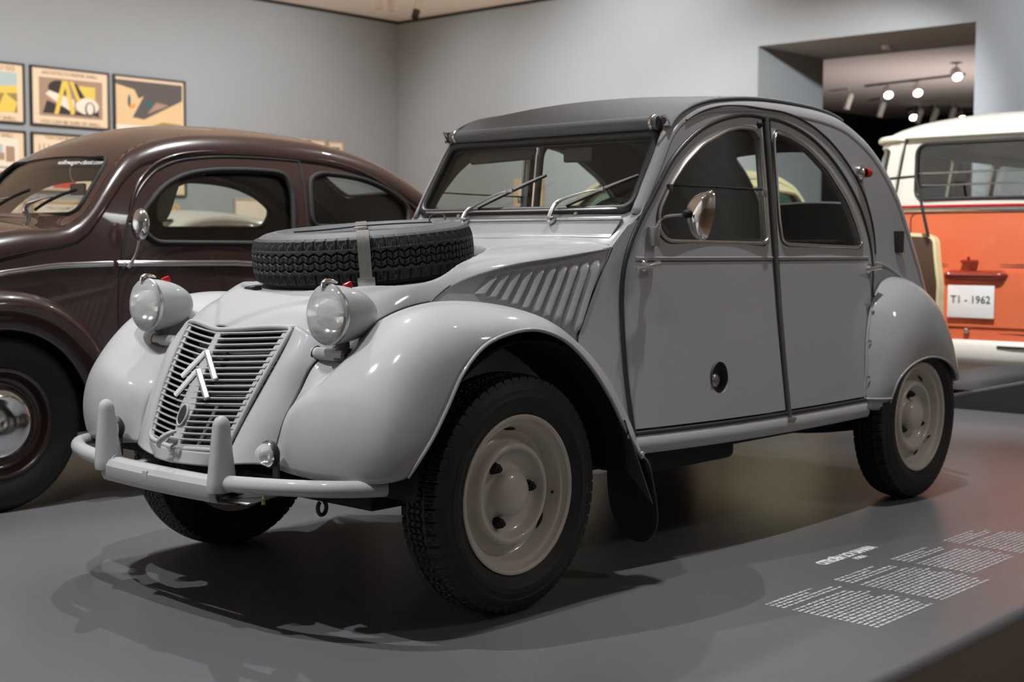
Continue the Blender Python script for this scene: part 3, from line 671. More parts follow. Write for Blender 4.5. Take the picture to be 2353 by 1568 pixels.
# ---- rear wings
RW = [
 [(-2.040, .640, .385), (-2.046, .656, .383), (-2.058, .668, .382), (-2.075, .678, .381), (-2.10, .686, .380), (-2.118, .690, .380)],
 [(-2.042, .636, .420), (-2.048, .660, .420), (-2.060, .674, .420), (-2.078, .686, .420), (-2.105, .698, .420), (-2.126, .704, .420)],
 [(-2.062, .630, .52), (-2.070, .655, .525), (-2.088, .680, .527), (-2.112, .700, .526), (-2.140, .715, .515), (-2.158, .722, .500)],
 [(-2.100, .612, .66), (-2.112, .645, .66), (-2.136, .682, .652), (-2.170, .712, .630), (-2.198, .727, .588), (-2.215, .731, .540)],
 [(-2.165, .595, .79), (-2.180, .630, .785), (-2.210, .675, .765), (-2.245, .716, .71), (-2.270, .735, .635), (-2.285, .735, .562)],
 [(-2.275, .575, .868), (-2.290, .610, .860), (-2.310, .660, .832), (-2.335, .712, .765), (-2.350, .737, .665), (-2.360, .737, .572)],
 [(-2.420, .560, .888), (-2.425, .600, .878), (-2.430, .655, .845), (-2.436, .710, .772), (-2.438, .737, .665), (-2.436, .737, .570)],
 [(-2.565, .548, .858), (-2.562, .590, .848), (-2.555, .648, .812), (-2.540, .703, .745), (-2.525, .732, .648), (-2.508, .735, .558)],
 [(-2.700, .535, .778), (-2.692, .580, .768), (-2.672, .640, .735), (-2.640, .695, .675), (-2.605, .726, .595), (-2.572, .731, .538)],
 [(-2.800, .525, .655), (-2.788, .572, .648), (-2.760, .632, .622), (-2.718, .685, .580), (-2.675, .716, .535), (-2.632, .724, .510)],
 [(-2.868, .518, .520), (-2.855, .562, .515), (-2.825, .622, .500), (-2.778, .672, .487), (-2.728, .704, .480), (-2.682, .714, .478)],
 [(-2.900, .515, .420), (-2.885, .560, .424), (-2.855, .615, .432), (-2.806, .662, .445), (-2.752, .694, .456), (-2.705, .705, .462)],
]
for sg in (1, -1):
    rwg = loft('rear_wing', mir(RW, sg), 80, 36, PAINT, car, flip=sg > 0, ang=70); thicken(rwg, .006)
    tube('wing_lip', [r[-1] for r in mir(RW, sg)], .005, PAINT, car, n=8, sub=60)
    tube('wing_flange', [(x+.004, sg*(y+.002), z) for x, y, z in [r[0] for r in RW[:5]]], .005, PAINT, car, n=8, sub=24)
    tube('wing_foot_ridge', [(-2.042, sg*.642, .425), (-2.062, sg*.678, .425), (-2.126, sg*.708, .425)], .0045, PAINT, car, n=8, sub=10)
    for p in ((-2.046, .646, .40), (-2.060, .640, .51), (-2.098, .622, .645), (-2.15, .606, .755)): lathe('wing_bolt', [(.006, 0), (.0055, .004), (.0005, .005)], 10, STEEL, car, axisM((p[0]+.008, sg*(p[1]+.006), p[2]), (.4, sg, 0)))
    tube('wing_bead', [(x, sg*y, z) for x, y, z in cr([(-2.215, .578, .945), (-2.30, .566, .938), (-2.42, .552, .912), (-2.55, .54, .862), (-2.66, .53, .79)], 24)], .006, PAINT, car, n=8)
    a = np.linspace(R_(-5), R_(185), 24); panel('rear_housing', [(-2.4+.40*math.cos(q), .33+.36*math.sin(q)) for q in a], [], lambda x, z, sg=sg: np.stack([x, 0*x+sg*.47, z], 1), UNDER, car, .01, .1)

# ---- underbody, exhaust, chassis bits
box('chassis', (-1.2, 0, .335), (3.0, .86, .10), UNDER, car, .02)
box('floor_pan', (-1.35, 0, .40), (1.5, 1.18, .03), UNDER, car, .005)
box('fuel_tank', (-1.02, .43, .315), (.56, .22, .09), UNDER, car, .03, seg=3)
tube('front_axle_beam', [(0, -.55, .30), (0, -.2, .30), (0, .2, .30), (0, .55, .30)], .035, UNDER, car, n=12)
tube('rear_axle_beam', [(-2.4, -.55, .30), (-2.4, 0, .30), (-2.4, .55, .30)], .035, UNDER, car, n=12)
for sg in (1, -1): tube('suspension_arm', [(-.35, sg*.34, .31), (-.15, sg*.45, .30), (0, sg*.56, .32)], .035, UNDER, car, n=10, sub=10)
for sg in (1, -1): tube('rear_suspension_arm', [(-1.95, sg*.34, .31), (-2.2, sg*.45, .30), (-2.4, sg*.56, .32)], .035, UNDER, car, n=10, sub=10)
box('engine_guard', (.40, 0, .345), (.42, .50, .05), UNDER, car, .02)
box('engine_block', (.30, 0, .52), (.30, .46, .26), UNDER, car, .04)
box('front_crossmember', (.50, .0, .375), (.05, .66, .05), UNDER, car, .008)
tube('tow_eye', [(.49+.014*math.cos(a), .455, .330+.018*math.sin(a)) for a in np.linspace(R_(120), R_(420), 18)], .0055, RUB, car, n=8)
box('skid_plate', (.56, .28, .352), (.16, .12, .004), STEEL, car, .001, ('Y', R_(6)))
tube('skid_bolt', [(.58, .33, .335), (.58, .33, .372)], [.006, .009, .006, .004], mat('brass_bolt', (.55, .45, .2), .4, .9), car, n=8)

# ---- interior
it = empty('interior', (-1.4, 0, .42)); it.parent = car; inv = Matrix.Translation(-it.location); L = []
L.append(box('dashboard', (-.80, 0, 1.0), (.10, .96, .10), PAINT_D, car, .03))
for x0 in (-1.50, -2.22):
    L.append(box('bench_seat', (x0+.22, 0, .62), (.46, 1.0, .10), SEAT, car, .045, seg=3))
    L.append(box('bench_back', (x0-.03, 0, .83), (.08, 1.0, .42), SEAT, car, .035, ('Y', R_(-14)), seg=3))
L.append(tube('steering_wheel', [(-.98+.06*math.sin(a), .30+.19*math.cos(a), .98+.18*math.sin(a)) for a in np.linspace(0, 2*np.pi, 40, endpoint=False)], .010, BLACK, car, n=8, closed=True))
L.append(tube('steering_column', [(-.97, .30, .98), (-.72, .30, .80)], .014, BLACK, car, n=8))
for sg in (-1,): L.append(panel('sun_visor', roundpoly([(sg*.10, .285), (sg*.42, .275), (sg*.40, .335), (sg*.10, .335)], .02, 4)[::sg], [], WS(-.05), mat('visor_grey', (.12, .12, .12), .7), car, .012, .1))
L.append(box('rear_view_mirror', wsp(.12, .285, -.05), (.02, .13, .05), PAINT_D, car, .008))
L.append(box('rear_shelf', (-2.5, 0, .95), (.5, .86, .02), PAINT_D, car, .004))
for o in L: o.data.transform(inv); o.parent = it
# ---- grille
gr = empty('grille', (.55, 0, .62)); gr.parent = car; ginv = Matrix.Translation(-gr.location)
TC, TK = np.array([.470, 0, .765]), np.array([.404, .240, .778]); BC, BK = np.array([.622, 0, .455]), np.array([.580, .182, .462])
def GS(off=0.):
    # u = -1..1 across, v = 0 (bottom)..1 (top)
    def f(u, v):
        u = np.asarray(u, float); v = np.asarray(v, float); a = np.abs(u)
        c = BC+(TC-BC)*v[:, None]; k = BK+(TK-BK)*v[:, None]
        w = a**1.25; P = c+(k-c)*np.stack([w, a, w], 1); P[:, 0] += .014*np.sin(np.pi*np.clip(v, 0, 1))+off*.9; P[:, 2] += off*.42; P[:, 1] *= np.sign(u)+(u == 0)
        return P
    return f
gl = []
fr_o = roundpoly([(-1, 0), (-.35, -.012), (.35, -.012), (1, 0), (1, 1), (.02, 1.0), (-.02, 1.0), (-1, 1)], [.07, .05, .05, .07, .05, .01, .01, .05], 5)
cgrid = cr(fr_o[::1], 130, True)
gl.append(tube('grille_surround', GS(.006)(cgrid[:, 0], cgrid[:, 1]), .0075, PAINT, car, n=10, closed=True))
gl.append(tube('grille_gap', GS(.0)(cgrid[:, 0]*.965, .5+(cgrid[:, 1]-.5)*.965), .0045, RUB, car, n=6, closed=True))
# centre spine and edge rails
def ribbon(name, us, w0, mt, off=.004, n=40, th=.005):
    v = np.linspace(0, 1, n); u = np.interp(v, np.linspace(0, 1, len(us)), us); ww = np.interp(v, np.linspace(0, 1, len(w0)), w0)
    V = []; 
    for o_ in (off, off-th):
        A = GS(o_)(u-ww, v); B = GS(o_)(u, v)+np.array([.002, 0, .001]); C_ = GS(o_)(u+ww, v); V += [*A, *B, *C_]
    F = []
    for i in range(n-1):
        for c in range(2):
            a = c*n+i; b = (c+1)*n+i; F += [(a, b, b+1, a+1), (3*n+a, 3*n+a+1, 3*n+b+1, 3*n+b)]
        F += [(i, i+1, 3*n+i+1, 3*n+i), (2*n+i, 5*n+i, 5*n+i+1, 2*n+i+1)]
    return mesh(name, V, F, mt, car, 50)
gl.append(ribbon('grille_spine', [0, 0], [.10, .11, .12, .17, .12, .10, .085, .07, .055, .05], PAINT, .006))
for sg in (1, -1): gl.append(ribbon('grille_side_rail', [sg*.945, sg*.945], [.05, .05], PAINT, .003))
NSL = 19
for sg in (1, -1):
    for k in range(NSL+1):
        v = .018+.955*k/NSL
        us = np.linspace(.035, .97, 16); V = []
        for j, uu in enumerate(us):
            e = min(1, (uu-.03)/.10, (.99-uu)/.08); hw = .0105-.0045*max(0, e)   # wider towards both ends: slots end in points
            hw_v = hw/.345
            for q, o_ in ((-1, .000), (-.45, .0065), (.45, .0065), (1, .000), (.3, -.005), (-.3, -.005)):
                V.append(GS(o_+.001)(np.array([sg*uu]), np.array([v+q*hw_v*.62]))[0])
        F = grid_faces(16, 6, 0, sg < 0, False, True)
        gl.append(mesh('slat', V, F, PAINT, car, 50))
# chevrons
CHEV = mat('chevron_alloy', (.85, .85, .87), .28, .9)
for vt in (.80, .64):
    for sg in (1, -1):
        P = GS(.016)(np.array([sg*.015, sg*.36]), np.array([vt, vt-.235])); d = P[1]-P[0]; L_ = np.linalg.norm(d); d /= L_; nrm = np.array([.88, sg*.22, .42]); nrm -= d*(nrm @ d); nrm /= np.linalg.norm(nrm); wv = np.cross(nrm, d)
        V = []
        for s_, q in ((0, .0), (L_, .0)):
            c = P[0]+d*s_
            for a, h in ((-.0085, 0), (0, .005), (.0085, 0), (.0085, -.006), (-.0085, -.006)): V.append(c+wv*a+nrm*h)
        gl.append(mesh('chevron', V, grid_faces(2, 5, 0, False, False, True)+[(4, 3, 2, 1, 0), (5, 6, 7, 8, 9)], CHEV, car, 20))
# starting-handle hole and latch hook
P = GS(.006)(np.array([0.]), np.array([.265]))[0]; nd = Vector((.9, 0, .42))
gl.append(lathe('crank_hole_shade', [(.0225, .004), (.0005, .0045)], 28, BLACK, car, axisM(P, nd) @ Matrix.Diagonal((.80, 1, 1.3, 1))))  # flat black disc stands in for the dark inside the hole
gl.append(tube('crank_hole_rim', [tuple(Vector(P)+Vector((-.42*.028*math.sin(a), .0185*math.cos(a), .9*.030*math.sin(a)))+nd*.002) for a in np.linspace(0, 2*np.pi, 30, endpoint=False)], .0035, PAINT, car, n=8, closed=True))
hk = cr([(.612, .0, .470), (.640, -.005, .476), (.652, -.004, .481)], 8)
gl.append(tube('latch_post', [(.605, .002, .470), (.650, 0, .480)], .010, PAINT, car, n=10))
gl.append(tube('latch_hook', cr([(.640, .030, .503), (.655, .018, .496), (.664, -.002, .482), (.662, -.022, .466), (.652, -.032, .455)], 16), [.004, .0075, .0085, .0075, .004], PAINT, car, n=10))
gl.append(box('latch_foot', (.625, .015, .447), (.03, .05, .012), PAINT, car, .003))
# radiator matrix and fan shroud behind the slots
gl.append(panel('radiator_core', [(-.97, .02), (.97, .02), (.97, .98), (-.97, .98)], [], GS(-.045), BLACK, car, .02, .2))
for k in range(9):
    v = .12+.09*k; gl.append(tube('oil_cooler_tube', GS(-.03)(np.linspace(.15, .85, 8), np.full(8, v)), .0018, STEEL, car, n=6))
for s_ in (-.35, .3): gl.append(tube('support_rod', GS(-.02)(np.array([s_, s_+.1]), np.array([.02, .4])), .005, STEEL, car, n=6))
for o in gl: o.data.transform(ginv); o.parent = gr

# ---- headlamps
def frosted():
    m = bpy.data.materials.new('fluted_lamp_glass'); m.use_nodes = True; nt = m.node_tree
    for n in list(nt.nodes): nt.nodes.remove(n)
    out = nt.nodes.new('ShaderNodeOutputMaterial'); a = nt.nodes.new('ShaderNodeMixShader'); b = nt.nodes.new('ShaderNodeMixShader'); tr = nt.nodes.new('ShaderNodeBsdfTransparent'); df = nt.nodes.new('ShaderNodeBsdfDiffuse'); gs = nt.nodes.new('ShaderNodeBsdfGlossy')
    df.inputs[0].default_value = (.9, .93, .93, 1); gs.inputs['Roughness'].default_value = .06; a.inputs[0].default_value = .28; b.inputs[0].default_value = .12
    nt.links.new(tr.outputs[0], a.inputs[1]); nt.links.new(df.outputs[0], a.inputs[2]); nt.links.new(a.outputs[0], b.inputs[1]); nt.links.new(gs.outputs[0], b.inputs[2]); nt.links.new(b.outputs[0], out.inputs[0]); return m
FROST = frosted()
def headlamp(sg):
    h = empty('headlamp', (.42, sg*.42, .82)); h.parent = car; inv = Matrix.Translation(-h.location); L = []
    ax = Vector((1, 0, .02)); c = Vector((.437, sg*.42, .823)); M = axisM(c, ax)
    bowl = cr([(.0775, .0), (.0775, -.012), (.0765, -.03), (.073, -.055), (.066, -.085), (.055, -.112), (.040, -.134), (.022, -.148), (.0005, -.153)], 30)
    L.append(lathe('lamp_bowl', bowl, 48, PAINT, car, M))
    L.append(lathe('lamp_bezel', [(.0775, -.006), (.0805, -.004), (.0810, .002), (.0800, .006), (.0785, .006)], 48, STEEL, car, M))
    L.append(lathe('lamp_reflector', cr([(.0725, .010), (.066, -.012), (.052, -.034), (.033, -.049), (.014, -.055), (.0005, -.056)], 20), 40, mat('reflector_silver', (.92, .93, .94), .12, 1), car, M))
    V = []; nr = 14; nt = 64
    for i in range(nr):
        r = .0790*i/(nr-1)+1e-4
        for j in range(nt):
            a = 2*math.pi*j/nt; yy = r*math.cos(a); zz = r*math.sin(a)
            flute = .0012*abs(math.sin(yy*260))*(1 if zz > -.03 else .3); V.append((yy, .012+.020*(1-(r/.0790)**2)-.006*(r > .074)-flute*(r < .062), zz))
    A = np.array(M); V = np.array(V) @ A[:3, :3].T+A[:3, 3]
    L.append(mesh('lamp_lens', V, grid_faces(nr, nt, 0, False, False, True), FROST, car, 60))
    L.append(lathe('lamp_bulb', cr([(.006, -.055), (.006, -.04), (.007, -.032), (.005, -.026), (.0005, -.024)], 12), 16, STEEL, car, M))
    L.append(tube('lamp_clip', [c+Vector((.018, 0, .070)), c+Vector((.014, 0, .083)), c+Vector((-.004, 0, .087)), c+Vector((-.030, 0, .083))], [.006, .008, .006, .003], CHROME, car, n=8, sub=12, flat=1.2))
    L.append(box('lamp_marker', c+Vector((-.066, 0, .0735)), (.026, .012, .018), RED, car, .003, ('Y', R_(20))))
    L.append(tube('lamp_stalk', [c+Vector((-.045, 0, -.066)), c+Vector((-.048, 0, -.085)), c+Vector((-.047, 0, -.108))], [.020, .019, .018], PAINT_D, car, n=14, sub=8))
    L.append(tube('lamp_bar', [(.396, sg*.300, .715), (.394, sg*.42, .716), (.394, sg*.437, .716)], .0175, PAINT, car, n=16))
    L.append(lathe('bar_clamp', [(.0005, -.024), (.019, -.024), (.021, -.018), (.021, .018), (.019, .024), (.0005, .024)], 20, PAINT_D, car, axisM((.390, sg*.425, .715), (0, 1, 0))))
    L.append(tube('lamp_cable', [c+Vector((-.105, sg*.004, -.06)), c+Vector((-.112, sg*.008, -.085)), c+Vector((-.085, sg*.010, -.104)), c+Vector((-.06, sg*.006, -.106))], .0045, RUB, car, n=8, sub=16))
    L.append(lathe('bar_grommet', [(.020, -.004), (.024, 0), (.020, .004)], 20, RUB, car, axisM((.392, sg*.322, .712), (0, 1, 0))))
    for o in L: o.data.transform(inv); o.parent = h
headlamp(1); headlamp(-1)

# ---- front bumper
bp = empty('front_bumper', (.66, 0, .40)); bp.parent = car; binv = Matrix.Translation(-bp.location); L = []
V = []; ys = np.linspace(-.27, .27, 15)
for y in ys:
    bow = .012*(1-(y/.27)**2)
    for x, z in ((.625, .392), (.64, .401), (.66, .403), (.676, .397), (.684, .385), (.684, .358), (.678, .346), (.62, .334)): V.append((x+bow, y, z))
L.append(mesh('bumper_plate', V, grid_faces(15, 8, 0, True), PAINT, car, 30)); thicken(L[-1], .004)
for y in (-.17, -.09, .06, .15): L.append(lathe('plate_hole_shade', [(.0055, 0), (.0045, .0015), (.0035, 0), (.0005, -.001)], 12, BLACK, car, axisM((.6853+.012*(1-(y/.27)**2), y, .372), (1, 0, 0))))  # black discs stand in for the shade inside drilled holes
L.append(box('plate_clip', (.698, -.032, .383), (.006, .022, .026), PAINT, car, .002))
for sg in (1, -1):
    L.append(tube('bumper_bar', [(.655, sg*.24, .392), (.662, sg*.31, .396), (.655, sg*.40, .401), (.622, sg*.505, .404), (.565, sg*.590, .404), (.500, sg*.636, .402), (.455, sg*.655, .401)], .0215, PAINT, car, n=18, sub=36))
    L.append(lathe('bar_end_cap', [(.0205, 0), (.0195, .0035), (.0005, .004)], 18, mat('worn_steel', (.62, .58, .54), .4, .5), car, axisM((.4555, sg*.655, .401), (-.9, sg*.38, 0))))
    V = []; K = 26; n = 24
    for k in range(K):
        f = k/(K-1); f = 1-(1-f)**1.8; z = .372+.196*f; s_ = 1 if f < .88 else math.sqrt(max(.0, 1-((f-.88)/.12)**2)); wy = (.031-.012*f**.8)*s_+.0003; wx = (.044-.025*f**.8)*s_+.0003; cx = .664+.010*f-.006*f*f; cy = .268+.006*f
        if k == 0: wy *= .9; wx *= .9
        for a in np.linspace(0, 2*np.pi, n, endpoint=False):
            q = 2.4; ca, sa = math.cos(a), math.sin(a); V.append((cx+wx*math.copysign(abs(ca)**(2/q), ca), sg*(cy+wy*math.copysign(abs(sa)**(2/q), sa)), z))
    L.append(mesh('overrider', V, grid_faces(K, n, 0, sg > 0, False, True)+[tuple(range(n))], PAINT, car, 50))
    L.append(box('bumper_bracket', (.60, sg*.22, .385), (.12, .04, .012), PAINT, car, .003))
for o in L: o.data.transform(binv); o.parent = bp
# ---- front indicators
for sg in (1, -1):
    fi = empty('indicator_lamp', (.585, sg*.362, .467)); fi.parent = car; inv = Matrix.Translation(-fi.location); M = axisM((.588, sg*.362, .470), (1, sg*.0, .0))
    lens = []
    for r, h in cr([(.0285, .004), (.027, .014), (.021, .026), (.012, .034), (.0005, .037)], 27): lens.append((r, h))
    lens = [(r*(1 if i % 3 else .965), h) for i, (r, h) in enumerate(lens)]
    for o in (lathe('indicator_rubber', [(.0005, -.022), (.02, -.022), (.034, -.010), (.036, -.002), (.034, .004), (.030, .004)], 32, RUB, car, M),
              lathe('indicator_ring', [(.0315, .002), (.0325, .006), (.030, .009), (.028, .006)], 32, CHROME, car, M),
              lathe('indicator_reflector', cr([(.028, .004), (.018, -.008), (.0005, -.012)], 10), 24, CHROME, car, M),
              lathe('indicator_lens', lens, 32, FROST, car, M),
              box('indicator_bracket', (.568, sg*.368, .425), (.008, .022, .075), PAINT_D, car, .002)):
        o.data.transform(inv); o.parent = fi
# ---- wheels
wheels = [wheel(car, 'front_wheel', 0, .63, 1, 0), wheel(car, 'front_wheel', 0, -.63, -1, 40), wheel(car, 'rear_wheel', -2.4, .63, 1, 30), wheel(car, 'rear_wheel', -2.4, -.63, -1, 10)]
tyre_lettering(wheels[0], 'MICHELIN', .262, R_(184), .024, .0785)

# ------------------------------------------------------------------ spare tyre strapped on the bonnet
sp = empty('spare_tyre', (-.055, 0, .982)); sp.rotation_euler = (0, R_(5.7), 0)
tag(sp, 'black spare tyre with zigzag tread lying flat on the grey bonnet', 'tyre')
TS = Matrix.Rotation(R_(90), 4, 'X')
me = TREAD.copy(); me.transform(TS @ Matrix.Diagonal((1.02, 1, 1.02, 1))); t = bpy.data.objects.new('tread', me); COL.objects.link(t); t.parent = sp
for s in (1, -1):
    o = lathe('sidewall', [(r*1.02, h) for r, h in sidewall_prof(s)], 96, mat('dusty_sidewall', (.085, .085, .088), .6, noise=.3, nscale=18, bump=.1), sp, TS)
lathe('inner_rim', [(.21, -.05), (.195, -.03), (.19, .03), (.21, .05)], 64, STEEL, sp, TS)
def strap(name, pts, w, mt):
    P = cr(pts, 40); d = np.gradient(P, axis=0); d /= np.linalg.norm(d, axis=1)[:, None]; ref = Vector(pts[0]).cross(Vector(pts[-1])).normalized() if False else None
    return P, d
def strap_over(ang):
    ca, sa = math.cos(ang), math.sin(ang); prof = [(.10, .070), (.20, .074), (.25, .0805), (.30, .078), (.335, .066), (.3405, .02), (.341, -.03), (.340, -.07)]
    P = cr([(r*ca, r*sa, z) for r, z in prof], 36); side = np.array([-sa, ca, 0])*.0175; d = np.gradient(P, axis=0); n = np.cross(d, side); n /= np.linalg.norm(n, axis=1)[:, None]; n *= .0016
    if n[0, 2] < 0: n = -n
    V = np.concatenate([P-side+n, P+side+n, P+side-n, P-side-n]).reshape(4, -1, 3).transpose(1, 0, 2).reshape(-1, 3)
    return mesh('strap', V, grid_faces(36, 4, 0, False, False, True)+[(0, 1, 2, 3)], STRAP, sp, 30)
strap_over(R_(49)); strap_over(R_(229))
box('strap_buckle', (.347*math.cos(R_(49)), .347*math.sin(R_(49)), -.060), (.012, .05, .026), STEEL, sp, .003, ('Z', R_(49)))
tube('strap_cord', cr([(-.20, .10, .075), (-.05, -.02, .079), (.1, -.06, .078), (.22, -.05, .082)], 20), .0025, BLACK, sp, n=6)
tube('buckle_wire', cr([(-.24, .12, .08), (-.25, .10, .094), (-.22, .08, .092), (-.20, .09, .078)], 14), .003, BLACK, sp, n=6)
box('top_buckle', (.05, .05, .079), (.05, .035, .007), STEEL, sp, .002, ('Z', R_(42)))
box('front_rest', (.335, -.12, -.076), (.04, .04, .022), RUB, sp, .008)
# ------------------------------------------------------------------ generic car built on a Shell
def build_car(name, loc, rz, spec):
    r = empty(name, loc, rz); p = spec; paint = p['paint']
    s = Shell(p['prof'], p['R'], p['Y'], p['crown'], 200)
    k = np.argmax(s.P[:, 1])
    if s.N[k, 1] > 0: s.N *= -1
    t_end = 1.0
    for sg in (1, -1):
        inn = s.inner(0, t_end, 90); holes = [roundpoly(h, p.get('wr', .06), 4) for h in p['windows']]
        poly = list(inn)+p['under']
        if not p.get('split'):
            panel('body_side', poly, holes, s.side(sg), paint, r, .02, .07, flip=sg > 0, mt2=p['lining'])
        s.shoulder('roof_shoulder', 0, t_end, sg, paint, r, 100, 8, .008)
        for h in holes:
            panel('side_window', h, [], s.side(sg, -.015), p.get('glass', GLASS), r, .004, .15, flip=sg > 0)
            tube('window_surround', [(x, sg*(float(s.Y(x, z))+.002), z) for x, z in h], p.get('tr', .010), p['trim'], r, n=8, closed=True)
        for q in p.get('seams', []): tube('door_seam', [(x, sg*(float(s.Y(x, z))+.001), z) for x, z in cr(q, 24)], .005, RUBG, r, n=6)
    hs = []
    for (xa, za, xb, zb, w0, w1) in p.get('screens', []):
        ta, tb2 = sorted((s.tn(xa, za), s.tn(xb, zb))); w_lo, w_hi = (w0, w1) if s.tn(xa, za) < s.tn(xb, zb) else (w1, w0)
        hs.append(roundpoly([(ta, -w_lo), (tb2, -w_hi), (tb2, w_hi), (ta, w_lo)], .025, 5))
    # outline in (t, v) is very anisotropic: rescale t for meshing
    LT = chord(s.P)[-1]; top = s.top()
    f = lambda off: (lambda a, b: s.top(off)(a/LT, b))
    sc = lambda h: np.stack([np.asarray(h)[:, 0]*LT, np.asarray(h)[:, 1]], 1)
    # scale rounding again in metric space
    hm = []
    for h, (xa, za, xb, zb, w0, w1) in zip(hs, p.get('screens', [])):
        ta, tb2 = sorted((s.tn(xa, za), s.tn(xb, zb))); w_lo, w_hi = (w0, w1) if s.tn(xa, za) < s.tn(xb, zb) else (w1, w0)
        hm.append(roundpoly([(ta*LT, -w_lo), (tb2*LT, -w_hi), (tb2*LT, w_hi), (ta*LT, w_lo)], p.get('sr', .08), 6))
    panel('roof_and_lids', [(0, -1), (LT, -1), (LT, 1), (0, 1)], hm, f(0.), paint, r, .015, .06, mt2=p['lining'], flip=True)
    for h in hm:
        panel('screen_glass', h, [], f(-.01), p.get('glass', GLASS), r, .004, .15)
        tube('screen_rubber', f(.002)(h[:, 0], h[:, 1]), p.get('tr2', .008), p['trim2'], r, n=8, closed=True)
    return r, s
def simple_wheel(parent, name, x, y, sg, rad, W, rim_mt, cap_mt, rr):
    wl = empty(name, (x, y, rad)); wl.parent = parent
    if sg < 0: wl.rotation_euler = (0, 0, math.pi)
    lathe('tyre', [(rr, -W*.8), (rr+.03, -W), (rad-.05, -W*1.05), (rad-.015, -W*.85), (rad, -W*.5), (rad, W*.5), (rad-.015, W*.85), (rad-.03, W*.98), (rad-.034, W*.95), (rad-.05, W*1.05), (rr+.03, W), (rr+.004, W*.85), (rr-.004, W*.6)], 80, TYRE, wl)
    lathe('rim', cr([(rr, W*.75), (rr+.004, W*.92), (rr-.006, W*.95), (rr-.016, W*.7), (rr-.03, W*.35), (rr-.05, W*.25), (rr*.62, W*.4), (.0005, W*.4)], 36), 64, rim_mt, wl)
    lathe('hub_cap', cr([(rr*.66, W*.42), (rr*.66, W*.7), (rr*.58, W*.95), (rr*.35, W*1.15), (.0005, W*1.22)], 24), 48, cap_mt, wl)
    return wl

# ------------------------------------------------------------------ maroon rounded saloon behind
MAR = mat('maroon_paint', (.036, .017, .0155), .27, 0, .8, .5, coat_r=.04)
LIN = mat('headlining', (.24, .205, .175), .9)
_bz = np.array([.3, .6, .95, 1.1, 1.2, 1.3, 1.4, 1.5]); _by = np.array([.70, .69, .66, .63, .60, .565, .52, .46])
def Yb(x, z):
    x = np.asarray(x, float); q = x+1.2; return np.interp(z, _bz, _by)-np.where(q < 0, .045, .10)*q*q
bspec = dict(paint=MAR, lining=LIN, trim=BLACK, trim2=BLACK, Y=Yb, tr=.014, wr=.075, sr=.10,
    prof=[(.62, .40), (.655, .55), (.63, .68), (.55, .80), (.42, .895), (.22, .975), (0, 1.03), (-.22, 1.066), (-.40, 1.085), (-.455, 1.125), (-.53, 1.215), (-.61, 1.31), (-.69, 1.385), (-.80, 1.438), (-.95, 1.475), (-1.2, 1.500), (-1.5, 1.504), (-1.8, 1.486), (-2.1, 1.423), (-2.35, 1.32), (-2.6, 1.165), (-2.82, .97), (-3.0, .74), (-3.1, .50), (-3.12, .38)],
    R=[.10, .12, .14, .15, .15, .14, .12, .10, .07, .05, .05, .055, .07, .09, .10, .11, .115, .115, .12, .13, .14, .15, .15, .15, .15],
    crown=[.05, .06, .07, .08, .08, .07, .06, .05, .03, .02, .02, .03, .04, .05, .055, .06, .06, .06, .06, .07, .08, .09, .09, .09, .09],
    windows=[[(-.692, 1.136), (-.676, 1.07), (-.73, 1.012), (-1.35, 1.012), (-1.44, 1.04), (-1.482, 1.25), (-1.465, 1.325), (-1.40, 1.337), (-1.236, 1.338), (-1.051, 1.328), (-.915, 1.303), (-.80, 1.245)],
             [(-1.605, 1.315), (-1.575, 1.20), (-1.56, 1.09), (-2.20, 1.10), (-2.235, 1.20), (-2.12, 1.275), (-1.98, 1.322), (-1.83, 1.340), (-1.68, 1.343)]],
    under=[(-3.05, .32), (-2.0, .27), (-.3, .27), (.5, .36)],
    seams=[[(-.795, 1.318), (-.70, 1.235), (-.643, 1.15), (-.593, 1.01), (-.562, .869), (-.545, .6), (-.541, .33)], [(-.795, 1.318), (-.89, 1.357), (-1.025, 1.382), (-1.163, 1.393), (-1.354, 1.397), (-1.572, 1.394)], [(-1.572, 1.394), (-1.555, 1.25), (-1.53, 1.09), (-1.515, .8), (-1.51, .33)]],
    screens=[(-.455, 1.125, -.665, 1.365, .90, .88), (-2.30, 1.355, -2.50, 1.235, .55, .62)])
XB, YB = .28, -2.37
bt, bs = build_car('maroon_saloon_car', (XB, YB, 0), 0, bspec)
tag(bt, 'dark maroon rounded two-door car with chrome waist strip, behind the grey car', 'car')
